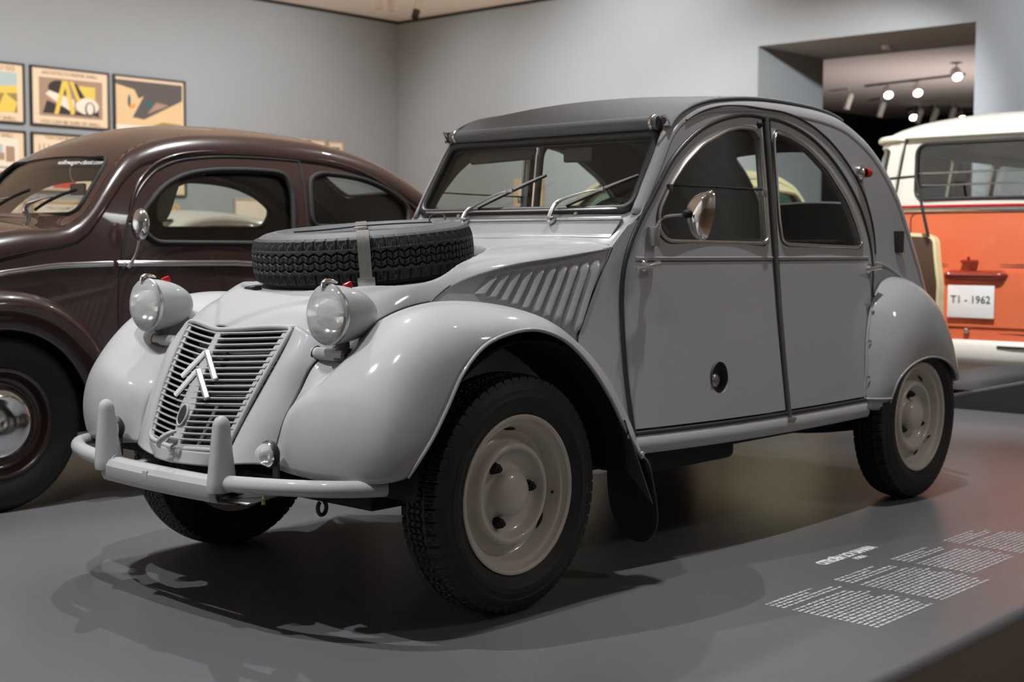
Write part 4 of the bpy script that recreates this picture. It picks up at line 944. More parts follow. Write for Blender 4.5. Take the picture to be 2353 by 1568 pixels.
for sg in (1, -1):
    tube('drip_rail', [(x, sg*(float(Yb(x, z))+.004), z) for x, z in cr([(-.63, 1.10), (-.70, 1.26), (-.78, 1.335), (-.896, 1.384), (-1.054, 1.410), (-1.264, 1.420), (-1.614, 1.414), (-1.877, 1.384), (-2.135, 1.285), (-2.30, 1.17)], 50)], .007, MAR, bt, n=8)
    for xa, xb_ in ((.45, -.535), (-.555, -1.50), (-1.53, -2.35)):
        xs = np.linspace(xa, xb_, 20); zz = np.interp(xs, [-2.4, -1.1, -.55, -.31, -.1, .1, .45], [.86, .929, .929, .922, .893, .85, .74])
        tube('waist_strip', [(x, sg*(float(Yb(x, z))+.006), z) for x, z in zip(xs, zz)], .011, CHROME, bt, n=8, flat=.5, up=(0, 0, 1))
    FB = []
    for th, ri, rc, ro, rl, yl in ((196, .50, .525, .50, .39, .70), (184, .49, .52, .50, .37, .725), (168, .48, .51, .495, .355, .74), (150, .47, .505, .49, .345, .75), (130, .46, .50, .488, .342, .755), (110, .44, .495, .486, .340, .757), (90, .40, .488, .482, .340, .757), (70, .40, .488, .482, .342, .752), (48, .42, .495, .485, .35, .742), (25, .45, .50, .488, .36, .725), (5, .47, .50, .485, .37, .70), (-15, .49, .505, .48, .39, .67)):
        a = R_(th); yi = .60 if th > 120 else .50 if th > 60 else .36
        P = [(ri, yi-.05), (rc*.985, yi+(yl-yi)*.25), (rc, yi+(yl-yi)*.55), (ro, yl-.03), (ro*.93, yl+.004), ((ro*.93+rl)/2, yl+.008), (rl, yl-.012)]
        FB.append([(rr_*math.cos(a), sg*yy, .345+rr_*math.sin(a)) for rr_, yy in P])
    fwb = loft('front_wing', FB, 70, 40, MAR, bt, flip=sg > 0, ang=70); thicken(fwb, .006)
    RB = [[(-2.4-(x), y, z) for x, y, z in row] for row in FB[::-1]]
    rwb = loft('rear_wing', RB, 60, 30, MAR, bt, flip=sg < 0, ang=70); thicken(rwb, .006)
    box('running_board', (-1.2, sg*.70, .262), (1.5, .16, .03), RUB, bt, .008)
    tube('running_board_trim', [(-.47, sg*.78, .272), (-1.93, sg*.78, .272)], .007, CHROME, bt, n=8)
    for x in (0, -2.4): simple_wheel(bt, 'front_wheel' if x == 0 else 'rear_wheel', x, sg*.655, sg, .335, .066, MAR, CHROME, .205)
    a = np.linspace(0, math.pi, 20)
    for x in (0, -2.4): panel('inner_wing', [(x+.47*math.cos(q), .30+.5*math.sin(q)) for q in a], [], lambda u, v, sg=sg: np.stack([u, 0*u+sg*.46, v], 1), UNDER, bt, .01, .15)
    hy = float(Yb(-1.40, .88)); tube('door_handle', [(-1.36, sg*(hy+.03), .885), (-1.46, sg*(hy+.034), .887)], [.006, .010, .010, .006], CHROME, bt, n=8, sub=8)
    lathe('headlamp', cr([(.09, -.02), (.095, 0), (.08, .03), (.04, .045), (.0005, .048)], 12), 32, CHROME, bt, axisM((.46, sg*.56, .68), (1, 0, .45)))
box('chassis', (-1.2, 0, .30), (2.9, 1.15, .10), UNDER, bt, .02)
for x0 in (-1.15, -1.95):
    box('seat', (x0+.15, 0, .55), (.45, 1.05, .14), mat('seat_cloth', (.10, .09, .08), .9), bt, .05, seg=3)
    box('seat_back', (x0-.12, 0, .80), (.12, 1.05, .45), MATS['seat_cloth'], bt, .05, ('Y', R_(-14)), seg=3)
tube('steering_wheel', [(-.80+.08*math.sin(a), .33+.2*math.cos(a), .98+.18*math.sin(a)) for a in np.linspace(0, 2*np.pi, 40, endpoint=False)], .011, BLACK, bt, n=8, closed=True)
panel('sun_visor', roundpoly([(-.78, 1.30), (-.72, 1.14), (-.69, 1.10), (-.66, 1.11), (-.66, 1.16), (-.70, 1.30)], .02, 4), [], lambda u, v: np.stack([u-.18, 0*u+.47, v], 1), LIN, bt, .012, .2)
# door mirror on the hinge line
mb = empty('door_mirror', (-.60, .66, 1.03)); mb.parent = bt; inv = Matrix.Translation(-mb.location)
for o in (tube('mirror_arm', [(-.585, .655, .915), (-.60, .68, .96), (-.605, .70, 1.03)], [.010, .006, .006], CHROME, bt, n=8, sub=12),
          lathe('mirror_head', cr([(.055, -.004), (.058, .004), (.052, .022), (.032, .036), (.0005, .042)], 20), 32, CHROME, bt, axisM((-.615, .71, 1.085), (1, .15, .1)) @ Matrix.Diagonal((.72, 1, 1.15, 1))),
          lathe('mirror_glass', [(.054, -.004), (.0005, -.005)], 32, mat('mirror_glass', (.8, .8, .8), .02, 1), bt, axisM((-.615, .71, 1.085), (1, .15, .1)) @ Matrix.Diagonal((.72, 1, 1.15, 1)))):
    o.data.transform(inv); o.parent = mb
LT = chord(bs.P)[-1]
bw = lambda x, z, v, off: bs.top(off)(np.array([bs.tn(x, z)]), np.array([v]))[0]
for v0, v1 in ((.30, .78), (-.42, .06)):
    wp = empty('wiper', bw(-.43, 1.10, v0, .01)); wp.parent = bt; inv = Matrix.Translation(-wp.location)
    a = bw(-.445, 1.105, v0, .02); b = bw(-.50, 1.17, (v0+v1)/2+.05, .03); c0 = bw(-.455, 1.125, (v0+v1)/2-.16, .018); c1 = bw(-.52, 1.21, v1, .018)
    for o in (tube('wiper_arm', [a, a+np.array([.0, .005, .02]), (a+b)/2+[.02, 0, .015], b], [.011, .011, .005, .003], CHROME, bt, n=8, sub=14),
              tube('wiper_blade', [c0, (c0+c1)/2+[.008, 0, .006], c1], .007, BLACK, bt, n=6, sub=8),
              lathe('wiper_pivot', [(.012, -.02), (.012, .006), (.0005, .012)], 12, CHROME, bt, axisM(a, (.5, 0, .85)))):
        o.data.transform(inv); o.parent = wp
rm = empty('rear_view_mirror', (-.70, 0, 1.28)); rm.parent = bt; inv = Matrix.Translation(-rm.location)
for o in (tube('mirror_stem', [(-.655, .10, 1.34), (-.66, .09, 1.30), (-.67, .10, 1.275)], .005, CHROME, bt, n=8, sub=10), box('mirror_body', (-.67, .13, 1.245), (.02, .11, .05), BLACK, bt, .008)):
    o.data.transform(inv); o.parent = rm
# lettering on the screen
P0 = bw(-.63, 1.33, .16, .004); P1 = bw(-.63, 1.33, .62, .004); Pu = bw(-.66, 1.36, .16, .004)
textmesh('screen_lettering', 'volkswagen-classic.com', .036, mat('white_vinyl', (.8, .8, .8), .6), bt, frameM(P0, P1-P0, Pu-P0), .0003, shear=.2)

# ------------------------------------------------------------------ orange and white bus, rear towards us
ORG = mat('orange_paint', (.76, .175, .075), .25, 0, .6); CRM = mat('cream_white_paint', (.78, .75, .68), .25, 0, .6)
bus = empty('microbus', (-7.95, -.61, 0), R_(-90)); tag(bus, 'orange and white vintage minibus seen from behind, registration T1 - 1962', 'minibus')
def Yv(x, z): return 2.1-.05*np.asarray(x, float)**2-.10*(np.maximum(np.asarray(z, float)-1.0, 0))**2
def bus_shell(prof, Rr, pm, windows, z_under, nm):
    s = Shell(prof, Rr, Yv, .0, 160); s.N = s.N if (s.P[40]+s.N[40]*.1)[0]**2 < s.P[40][0]**2 else -s.N
    return s
half = [(.80, .32), (.855, .55), (.86, .9), (.853, 1.20), (.83, 1.45), (.80, 1.62), (.775, 1.70)]
roofh = [(.765, 1.745), (.70, 1.815), (.55, 1.885), (.30, 1.93), (0, 1.945)]
low = half[:3]+[(.852, 1.262)]
def mirprof(h): return h+[(-x, z) for x, z in h[::-1]]
def swept(name, h, mt, y0, y1, R, holes=None, closed_top=True):
    # side wall skin along the length, with rounded vertical corners at both ends
    pass
def bus_section(f, inset):   # lateral outline at a station, f scales with end rounding
    return [(x-math.copysign(inset, x) if abs(x) > inset else 0, z) for x, z in f]
ysta = []
Rc = .30
for a in np.linspace(0, 90, 9): ysta.append((2.1-Rc+Rc*math.sin(R_(90-a)), Rc-Rc*math.sin(R_(a))))
_mid = [(y, 0) for y in (1.75, 1.6, 1.45, 1.3, 1.0)]
stations = [(y, i) for y, i in ysta]+_mid+[(-y, i) for y, i in _mid[::-1]]+[(-y, i) for y, i in ysta[::-1]]
def skin(name, hprof, mt, roof=False):
    hp = cr(hprof, 16); V = []; m = len(hp); full = []
    for y, ins in stations:
        sec = []
        for x, z in hp:
            q_ = min(1, (2.1-abs(y))/.9); zz = 1.745+(z-1.745)*math.sqrt(max(0, 1-(1-q_)**2.2)) if roof else z; sec.append((max(0, x-ins*(1 if not roof else max(.0, x/.77))), y, zz))
        full.append(sec)
    out = []
    for sg in (1, -1):
        V = [(sg*x, y, z) for sec in full for x, y, z in sec]; out.append((V, grid_faces(len(full), m, 0, sg > 0)))
    if roof:
        V = out[0][0]+out[1][0]; F = out[0][1]+[tuple(i+len(out[0][0]) for i in f) for f in out[1][1]]
        o = mesh(name, V, F, mt, bus, 60, weld=1e-4); thicken(o, .012); return
    for V, F in out:
        o = mesh(name, V, F, mt, bus, 60); thicken(o, .012)
skin('lower_side', low, ORG)
# pillars of the glazed upper body along each side
up = [(.852, 1.275), (.83, 1.45), (.80, 1.62), (.765, 1.745)]
def upf(sg):
    xs = np.array([q[0] for q in up]); zs = np.array([q[1] for q in up])
    def f(y, z):
        d = np.clip((np.abs(y)-(2.1-Rc))/Rc, 0, 1); ins = Rc*(1-np.sqrt(np.maximum(0, 1-d*d))); return np.stack([sg*(np.interp(z, zs, xs)-ins), y, z], 1)
    return f
for sg in (1, -1):
    wins = [rrect(1.83, 2.072, 1.36, 1.69, .04)]+[rrect(y0, y0+.66, 1.34, 1.68, .06) for y0 in (.74, .0, -.74, -1.48)]
    panel('upper_side', [(-2.1, 1.26), (2.098, 1.26), (2.098, 1.745), (-2.1, 1.745)], wins, upf(sg), CRM, bus, .02, .06, flip=sg < 0, mt2=mat('bus_interior', (.30, .27, .2), .7))
    for h in wins: panel('side_window', h, [], lambda y, z, sg=sg: upf(sg)(y, z)-np.array([sg*.012, 0, 0]), GLASS, bus, .004, .1)
skin('roof', roofh, CRM, True)
XI = .556
def bf(sg, off=0.):
    def f(x, z): return np.stack([x, sg*(2.1-.035*x*x-.02*np.maximum(z-1.2, 0)+off), z], 1)
    return f
rear_w = rrect(-.42, .42, 1.335, 1.70, .07)
panel('rear_upper', [(-XI-.02, 1.262), (XI+.02, 1.262), (.50, 1.70), (.47, 1.75), (-.47, 1.75), (-.50, 1.70)], [rear_w], bf(1), CRM, bus, .02, .06, flip=True, mt2=MATS['bus_interior'])
panel('front_upper', [(-XI-.02, 1.262), (XI+.02, 1.262), (.50, 1.70), (.47, 1.75), (-.47, 1.75), (-.50, 1.70)], [rrect(-.46, -.02, 1.32, 1.68, .05), rrect(.02, .46, 1.32, 1.68, .05)], bf(-1), CRM, bus, .02, .06)
panel('rear_window', rear_w, [], bf(1, -.01), GLASS, bus, .004, .1)
tube('rear_window_rubber', bf(1, .003)(np.array(rear_w)[:, 0], np.array(rear_w)[:, 1]), .012, RUBG, bus, n=8, closed=True)
for z in (1.43, 1.51): tube('window_bar', bf(1, -.03)(np.linspace(-.42, .42, 6), np.full(6, z)), .007, CHROME, bus, n=8)
panel('rear_lower', [(-XI, .32), (XI, .32), (XI+.02, 1.262), (-XI-.02, 1.262)], [], bf(1), ORG, bus, .02, .08, flip=True)
panel('front_lower', [(-XI, .32), (XI, .32), (XI+.02, 1.262), (-XI-.02, 1.262)], [], bf(-1), ORG, bus, .02, .1)
tube('waist_trim', bf(1, .006)(np.linspace(-.57, .57, 12), np.full(12, 1.262)), .016, CHROME, bus, n=8, flat=.5, up=(0, 0, 1))
tube('waist_stripe', bf(1, .004)(np.linspace(-.57, .57, 12), np.full(12, 1.288)), .008, RED, bus, n=8, flat=.5, up=(0, 0, 1))
skin('gutter', [(.79, 1.735), (.80, 1.742), (.795, 1.752), (.765, 1.755)], CRM)
tube('rear_gutter', [(x, 2.1-.035*x*x+.012, 1.748) for x in np.linspace(-.50, .50, 12)], .012, CRM, bus, n=8)
hat = rrect(-.45, .45, .905, 1.245, .05); tube('hatch_seam', bf(1, .001)(np.array(hat)[:, 0], np.array(hat)[:, 1]), .004, RUBG, bus, n=6, closed=True)
lid = rrect(-.46, .46, .46, .89, .06); tube('engine_lid_seam', bf(1, .001)(np.array(lid)[:, 0], np.array(lid)[:, 1]), .004, RUBG, bus, n=6, closed=True)
panel('engine_lid', rrect(-.42, .42, .50, .86, .06), [], bf(1, .012), ORG, bus, .012, .1, flip=True)
hx = .02
box('hatch_handle', (hx, 2.125, .925), (.11, .04, .022), mat('dark_red_handle', (.28, .03, .015), .35), bus, .009); tube('handle_stem', [(hx, 2.10, .925), (hx, 2.135, .925), (hx, 2.14, .955)], .010, MATS['dark_red_handle'], bus, n=8)
V = []
for i, x in enumerate(np.linspace(-.235, .20, 20)):
    f = min(1, (x+.235)/.06, (.20-x)/.06); f = math.sqrt(max(.02, 1-(1-f)**2))
    for a in np.linspace(0, math.pi, 7): V.append((x, 2.10+.062*f*math.sin(a), .835-.028*f*math.cos(a)*1.2))
mesh('plate_lamp_hood', V, grid_faces(20, 7), mat('hood_dark_red', (.22, .025, .012), .3, 0, .5), bus, 50)
pl = empty('licence_plate', (0, 2.13, .66)); pl.parent = bus; inv = Matrix.Translation(-pl.location)
for o in (box('plate', (0, 2.135, .664), (.315, .008, .212), mat('plate_white', (.80, .81, .80), .4), bus, .006), textmesh('plate_lettering', 'T1 - 1962', .068, mat('plate_black', (.05, .06, .06), .5), bus, frameM((0, 2.1405, .655), (-1, 0, 0), (0, 0, 1)), .0006, 'CENTER', bold=.0006)):
    o.data.transform(inv); o.parent = pl
lathe('lid_knob', cr([(.018, 0), (.020, .012), (.012, .022), (.0005, .024)], 10), 16, CHROME, bus, axisM((.03, 2.11, .474), (0, 1, 0)))
tube('rear_bumper', [(.86, 1.75, .345), (.83, 2.02, .345), (.66, 2.155, .345), (.3, 2.19, .345), (-.3, 2.19, .345), (-.66, 2.155, .345), (-.83, 2.02, .345), (-.86, 1.75, .345)], .075, CRM, bus, n=12, sub=48, flat=.45, up=(0, 0, 1))
box('bumper_step', (-.33, 2.205, .385), (.22, .06, .012), RUB, bus, .004)
for sg in (1, -1):
    for y in (1.25, -1.15): simple_wheel(bus, 'rear_wheel' if y > 0 else 'front_wheel', sg*.66, y, 1, .33, .07, CRM, CHROME, .2).rotation_euler = (0, 0, R_(-90*sg))
    for k in range(2): box('bus_seat', (sg*.38, .75-1.1*k, .95), (.62, .12, .55), mat('bus_seat', (.35, .33, .28), .8), bus, .05)
    lathe('tail_lamp', cr([(.05, 0), (.048, .012), (.03, .022), (.0005, .024)], 10), 24, RED, bus, axisM((sg*.60, 2.09, .80), (0, 1, 0)))
box('bus_floor', (0, 0, .42), (1.5, 3.9, .12), UNDER, bus, .02)

# ------------------------------------------------------------------ small cream car with its door open
CREAM = mat('pale_yellow_paint', (.80, .72, .42), .25, 0, .6); BRN = mat('brown_trim_panel', (.07, .035, .018), .6)
_fz = np.array([.2, .5, .8, 1.0, 1.2, 1.35]); _fy = np.array([.62, .65, .64, .59, .53, .46])
def Yf(x, z): q = np.asarray(x, float)+1.1; return np.interp(z, _fz, _fy)-.07*q*q
fspec = dict(paint=CREAM, lining=BRN, trim=CHROME, trim2=RUBG, Y=Yf, glass=glass('green_glass', (.72, .86, .78)), tr=.008, wr=.06,
    prof=[(.47, .38), (.49, .52), (.45, .65), (.30, .735), (.0, .80), (-.28, .865), (-.36, .93), (-.48, 1.10), (-.60, 1.235), (-.75, 1.30), (-.95, 1.325), (-1.25, 1.32), (-1.5, 1.285), (-1.68, 1.20), (-1.85, 1.06), (-1.98, .95), (-2.15, .88), (-2.32, .76), (-2.42, .6), (-2.44, .38)],
    R=[.08, .10, .10, .09, .07, .05, .045, .045, .05, .06, .06, .06, .07, .07, .07, .08, .1, .1, .1, .1], crown=[.05]*5+[.03, .02, .02, .02, .03, .04, .04, .04, .03, .03, .04, .06, .06, .06, .06],
    windows=[[(-.50, .97), (-.64, 1.19), (-1.22, 1.22), (-1.22, .95)], [(-1.30, .95), (-1.30, 1.22), (-1.48, 1.19), (-1.70, 1.0), (-1.70, .95)]],
    under=[(-2.35, .26), (.42, .26)], screens=[(-.375, .95, -.575, 1.205, .9, .85), (-1.63, 1.225, -1.87, 1.04, .8, .85)], seams=[[(-1.26, 1.24), (-1.26, .8), (-1.24, .32)]])
fi, fs_ = build_car('city_car', (-6.0, -2.16, .18), math.pi, fspec); tag(fi, 'small pale yellow car standing with a door open, between grey car and minibus', 'car')
for sg in (1, -1):
    for x in (0, -1.84): simple_wheel(fi, 'front_wheel' if x == 0 else 'rear_wheel', x, sg*.57, sg, .26, .06, CREAM, CHROME, .17)
box('chassis', (-1.0, 0, .28), (2.4, 1.0, .1), UNDER, fi, .02)
for x0 in (-.95, -1.55): box('seat_back', (x0, 0, .65), (.12, 1.0, .5), BRN, fi, .05, ('Y', R_(-12)), seg=3)
# the open door: local frame at its hinge (local y<0 is the side towards us)
dr = empty('open_door', (-.42, -.62, .30)); dr.parent = fi; dr.rotation_euler = (0, 0, R_(85))
def dsurf(off):
    def f(u, v): return np.stack([-u, .05*(np.sin(np.clip((v+.05)/.75, 0, 1)*math.pi))-.04+off, v], 1)
    return f
panel('door_skin', roundpoly([(0, 0), (.83, 0), (.85, .3), (.79, .62), (.02, .66), (0, .4)], .05, 5), [], dsurf(-.03), CREAM, dr, .06, .1)
panel('door_card', roundpoly([(.03, .03), (.81, .03), (.832, .3), (.775, .60), (.04, .63)], .04, 5), [], dsurf(-.012), BRN, dr, .018, .1)
box('armrest', (-.42, .03, .30), (.26, .05, .05), mat('tan_leather', (.32, .17, .10), .6), dr, .015)
tube('window_frame', [(-.05, .0, .64), (-.28, .01, .97), (-.68, .01, .99), (-.775, .0, .60)], .011, BLACK, dr, n=8)

# ------------------------------------------------------------------ white coupe far behind, seen through the maroon car's windows
CW = mat('ivory_paint', (.80, .76, .66), .28, 0, .5)
_cz = np.array([.2, .6, .85, 1.05, 1.25]); _cy = np.array([.72, .78, .74, .66, .56])
cspec = dict(paint=CW, lining=mat('tan_lining', (.2, .15, .1), .8), trim=CHROME, trim2=RUBG, Y=lambda x, z: np.interp(z, _cz, _cy)-.05*(np.asarray(x, float)+1.2)**2, tr=.008,
    prof=[(.75, .35), (.80, .5), (.70, .66), (.40, .78), (0, .85), (-.40, .90), (-.55, .97), (-.80, 1.13), (-.98, 1.215), (-1.2, 1.255), (-1.5, 1.26), (-1.75, 1.225), (-2.0, 1.14), (-2.35, .99), (-2.8, .87), (-3.1, .76), (-3.2, .55), (-3.2, .35)],
    R=.08, crown=.04, windows=[[(-.62, .95), (-.90, 1.14), (-1.20, 1.18), (-1.55, 1.18), (-1.85, 1.08), (-2.10, .95)]], under=[(-3.1, .25), (.7, .25)], screens=[(-.58, .985, -.93, 1.195, .9, .85), (-1.85, 1.195, -2.25, 1.03, .8, .85)])
co, _ = build_car('coupe_car', (-2.55, -6.6, .0), 0, cspec); tag(co, 'ivory white coupe behind the maroon car, its roof seen through the side window', 'car')
for sg in (1, -1):
    for x in (0, -2.4): simple_wheel(co, 'front_wheel' if x == 0 else 'rear_wheel', x, sg*.64, sg, .31, .07, CW, CHROME, .2)
tube('steering_wheel', [(-.95+.07*math.sin(a), .33+.18*math.cos(a), .92+.16*math.sin(a)) for a in np.linspace(0, 2*np.pi, 36, endpoint=False)], .01, BLACK, co, n=6, closed=True)
box('chassis', (-1.2, 0, .3), (3.2, 1.2, .1), UNDER, co, .02)
# ------------------------------------------------------------------ room
XW, YW, ZC = -12.656, -13.444, 4.70
WALL = mat('gallery_grey_wall', (.308, .332, .348), .85, noise=.012, nscale=3, bump=.02)
CEIL = mat('gallery_ceiling', (.86, .82, .77), .9, noise=.01, nscale=2)
PLAT = mat('platform_grey', (.118, .118, .124), .30, noise=.03, nscale=2.5, spec=.5)
def wood_mat():
    m = mat('oak_floor', (.10, .055, .028), .4); nt = m.node_tree; b = nt.nodes['Principled BSDF']
    tc = nt.nodes.new('ShaderNodeTexCoord'); mp = nt.nodes.new('ShaderNodeMapping'); mp.inputs['Scale'].default_value = (.7, 9, 1); nz = nt.nodes.new('ShaderNodeTexNoise'); nz.inputs['Scale'].default_value = 4; nz.inputs['Detail'].default_value = 6
    mx = nt.nodes.new('ShaderNodeMix'); mx.data_type = 'RGBA'; mx.inputs[6].default_value = (.13, .075, .038, 1); mx.inputs[7].default_value = (.22, .135, .075, 1)
    nt.links.new(tc.outputs['Object'], mp.inputs[0]); nt.links.new(mp.outputs[0], nz.inputs['Vector']); nt.links.new(nz.outputs['Fac'], mx.inputs[0]); nt.links.new(mx.outputs[2], b.inputs['Base Color']); return m
def sbox(name, lo, hi, mt, bev=0):
    lo = np.array(lo, float); hi = np.array(hi, float); o = box(name, (lo+hi)/2, tuple(hi-lo), mt, None, bev); return struct(o)
sbox('floor', (-34, -20, -.45), (12, 12, -.25), wood_mat())
sbox('ceiling', (XW, YW, ZC), (11, 11, ZC+.2), CEIL)
sbox('wall_left', (XW-1.7, YW-.3, -.25), (11, YW, ZC+.2), WALL)
o = panel('wall_back', [(YW, -.25), (-6.57, -.25), (-6.57, 3.64), (-3.64, 3.64), (-3.64, -.25), (11, -.25), (11, ZC), (YW, ZC)], [], lambda y, z: np.stack([0*y+XW, y, z], 1), WALL, None, 1.68, 2.0); struct(o)
WHW = mat('gallery_white_wall', (.74, .74, .72), .9, noise=.01, nscale=3)  # unseen walls, set close and kept white to bounce fill light
sbox('wall_right', (XW, 7.2, -.25), (7.4, 7.4, ZC), WHW)
sbox('wall_front', (7.2, YW, -.25), (7.4, 7.2, ZC), WHW)
GAP = mat('shadow_gap', (.02, .02, .015), .9)
sbox('shadow_gap_strip_1', (XW, YW, ZC-.045), (11, YW+.012, ZC), GAP); sbox('shadow_gap_strip_2', (XW, YW, ZC-.045), (XW+.012, 11, ZC), GAP)  # dark strips paint the shade of a recess where walls meet ceiling
# far gallery through the doorway
FB_ = mat('black_gallery_wall', (.006, .0065, .006), .9)
sbox('ceiling_far', (-27.5, -14, 4.10), (XW-1.68, 4, 4.3), mat('far_ceiling', (.42, .36, .34), .9))
sbox('wall_far', (-27.5, -14, -.25), (-27.2, 4, 4.2), FB_); sbox('wall_far_left', (-27.5, -12.4, -.25), (XW-1.70, -12.2, 4.2), FB_); sbox('wall_far_right', (-27.5, 3.8, -.25), (XW-1.70, 4, 4.2), FB_)
lathe('smoke_detector', [(.0005, -.05), (.05, -.05), (.07, -.035), (.075, 0)], 24, mat('detector_white', (.6, .55, .53), .5), None, axisM((-13.70, -5.29, 3.64), (0, 0, 1)))
tag(bpy.data.objects['smoke_detector'], 'small round white smoke detector on the doorway soffit', 'detector')
# platforms
o = box('platform', ((-5.5+4.5)/2, (-4.3+1.69)/2, -.125), (10.0, 5.99, .25), PLAT, None, .035, seg=5); struct(o)
V = [(-5.52, 1.0, .47), (-5.52, -.93, 0), (-6.6, -.93, 0), (-6.6, 1.0, .47)]
# low sloping block in front of the bus
zr = lambda y: max(.0, .097+.25*(y+.54))
V = [(-5.53, -.9, .007), (-5.53, .9, zr(.9)), (-6.5, .9, zr(.9)), (-6.5, -.9, .007)]; Vb = [(x, y, -.25) for x, y, z in V]
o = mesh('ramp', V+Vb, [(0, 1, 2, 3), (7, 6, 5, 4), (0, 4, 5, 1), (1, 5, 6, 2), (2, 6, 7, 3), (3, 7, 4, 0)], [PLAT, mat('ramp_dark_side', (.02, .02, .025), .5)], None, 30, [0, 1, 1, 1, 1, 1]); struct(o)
m_ = o.modifiers.new('edge', 'BEVEL'); m_.width = .02; m_.segments = 3
o = box('platform_small_car', (-5.0, -2.17, -.03), (3.3, 1.46, .42), PLAT, None, .03, seg=3); struct(o)
o = box('platform_bus', (-8.6, -.61, -.125), (4.0, 2.2, .25), PLAT, None, .03, seg=3); struct(o)
o = box('platform_coupe', (-3.8, -6.6, -.125), (5.2, 2.6, .25), PLAT, None, .03, seg=3); struct(o)

# ------------------------------------------------------------------ lettering laid on the platform
VIN = mat('white_floor_vinyl', (.75, .75, .77), .6)
fx = lambda x, y: frameM((x, y, .0006), (-1, 0, 0), (0, -1, 0))
tl = textmesh('floor_title', 'CITROËN 2CV SAHARA', .056, VIN, None, fx(-1.093, 1.012), .0002, bold=.0022)
w_ = tl.dimensions.x; bpy.context.view_layer.update(); bb = [v.co.x for v in tl.data.vertices]; L0 = max(bb)-min(bb)
tl.data.transform(Matrix.Translation((-1.093, 0, 0)) @ Matrix.Diagonal((.352/L0, 1, 1, 1)) @ Matrix.Translation((1.093, 0, 0)))
tag(tl, 'bold white car name lettered on the grey platform', 'lettering')
yr = textmesh('floor_year', '1961', .036, VIN, None, fx(-1.232, 1.052), .0002, bold=.001); tag(yr, 'white year 1961 lettered below the car name on the platform', 'lettering')
def text_block(xs, y0, widths_h, widths_p, label):
    V = []; F = []; rnd = random.Random(int(xs*1000) & 999)
    def line(y, wd, hh):
        x = xs
        while x > xs-wd:
            wl = min(rnd.uniform(.008, .036), x-(xs-wd)+.001)
            k = len(V); z = .0007
            # jagged word shape: lower-case body with a few risers
            n = max(2, int(wl/.004)); 
            for i in range(n):
                a = x-wl*i/n; b = x-wl*(i+.82)/n; h = hh*(1.0 if rnd.random() < .25 else .68); k = len(V)
                V.extend([(a, y, z), (b, y, z), (b, y-h, z), (a, y-h, z)]); F.append((k, k+1, k+2, k+3))
            x -= wl+.006
    for i, wd in enumerate(widths_h): line(y0+i*.0178, wd, .0115)
    yp = y0+len(widths_h)*.0178+.016
    for i, wd in enumerate(widths_p): line(yp+i*.0178, wd, .0115)
    o = mesh('floor_caption', V, F, mat('grey_floor_vinyl', (.52, .52, .54), .6), None, 30); tag(o, label, 'caption', 'caption columns on the platform', 'stuff')
text_block(-.550, 1.137, [.25, .20, .31, .33], [.30, .31, .32, .345, .30, .295, .33, .345, .34, .31, .335, .33, .325, .31, .33], 'caption column nearest the front wheel, second row of white text')
text_block(-.938, 1.137, [.245, .19, .29, .29], [.30, .32, .325, .345, .315, .31, .335, .34, .32, .345, .33, .315, .33, .30, .325], 'caption column just below the year, between two other captions')
text_block(-1.312, 1.135, [.245, .19, .29, .26], [.30, .31, .32, .335, .31, .34, .33, .345, .32, .33, .31], 'caption column third from the front wheel on the platform')
text_block(-1.692, 1.133, [.24, .19, .28, .26], [.30, .31, .32, .335, .31, .34, .33, .345, .32, .33, .31], 'caption column farthest from the front wheel, cut by the picture edge')

# ------------------------------------------------------------------ posters
FRB = mat('black_frame', (.012, .012, .01), .4); FRW = mat('light_wood_frame', (.60, .42, .24), .5, noise=.1, nscale=30)
PAPER = mat('poster_paper', (.78, .60, .42), .8); INK = mat('poster_ink', (.22, .17, .11), .8); YEL = mat('poster_yellow', (.72, .52, .10), .8); TAUPE = mat('poster_taupe', (.36, .24, .17), .8)
DK = mat('poster_dark', (.035, .028, .024), .8); OFFW = mat('poster_white', (.80, .70, .58), .8); TEAL = mat('poster_teal', (.03, .12, .12), .8); SKY = mat('poster_sky', (.40, .50, .50), .8); OLIVE = mat('poster_olive', (.30, .22, .06), .8); REDP = mat('poster_red', (.6, .05, .03), .8); ORP = mat('poster_orange', (.75, .30, .06), .8); GREYP = mat('poster_grey', (.10, .085, .08), .8)
def poster(x, z, wd, ht, fm, label, art, texts, group='framed posters on the left wall', name='framed_poster', paper=PAPER, fw=.022):
    p = empty(name, (x, YW, z)); tag(p, label, 'poster', group)
    S = lambda d: (lambda u, v: np.stack([-u, 0*u+d, v], 1))
    rc = lambda a, b: [(-a, -b), (a, -b), (a, b), (-a, b)]
    panel('frame', rc(wd/2, ht/2), [rc(wd/2-fw, ht/2-fw)], S(.045), fm, p, .045, 1, flip=False)
    panel('print', rc(wd/2-fw, ht/2-fw), [], S(.022), paper, p, .02, 1)
    d = .0235
    for poly, mt in art:
        o = panel('printed_shape', poly, [], S(d), mt, p, .001, 1); d += .0006
    for s, u, v, size, al in texts: textmesh('lettering', s, size, INK, p, frameM((-u, .0275, v), (-1, 0, 0), (0, 0, 1)), .0003, al, space=1.05)
    return p
def ell(cx, cy, a, b, n=20, r=0): return [(cx+a*math.cos(t)*math.cos(r)-b*math.sin(t)*math.sin(r), cy+a*math.cos(t)*math.sin(r)+b*math.sin(t)*math.cos(r)) for t in np.linspace(0, 2*np.pi, n, endpoint=False)]
def rect(a, b, c, d): return [(a, c), (b, c), (b, d), (a, d)]
C1, C2, C3 = -5.52, -6.74, -7.95; R1, R2, R3 = 2.96, 2.10, 1.235
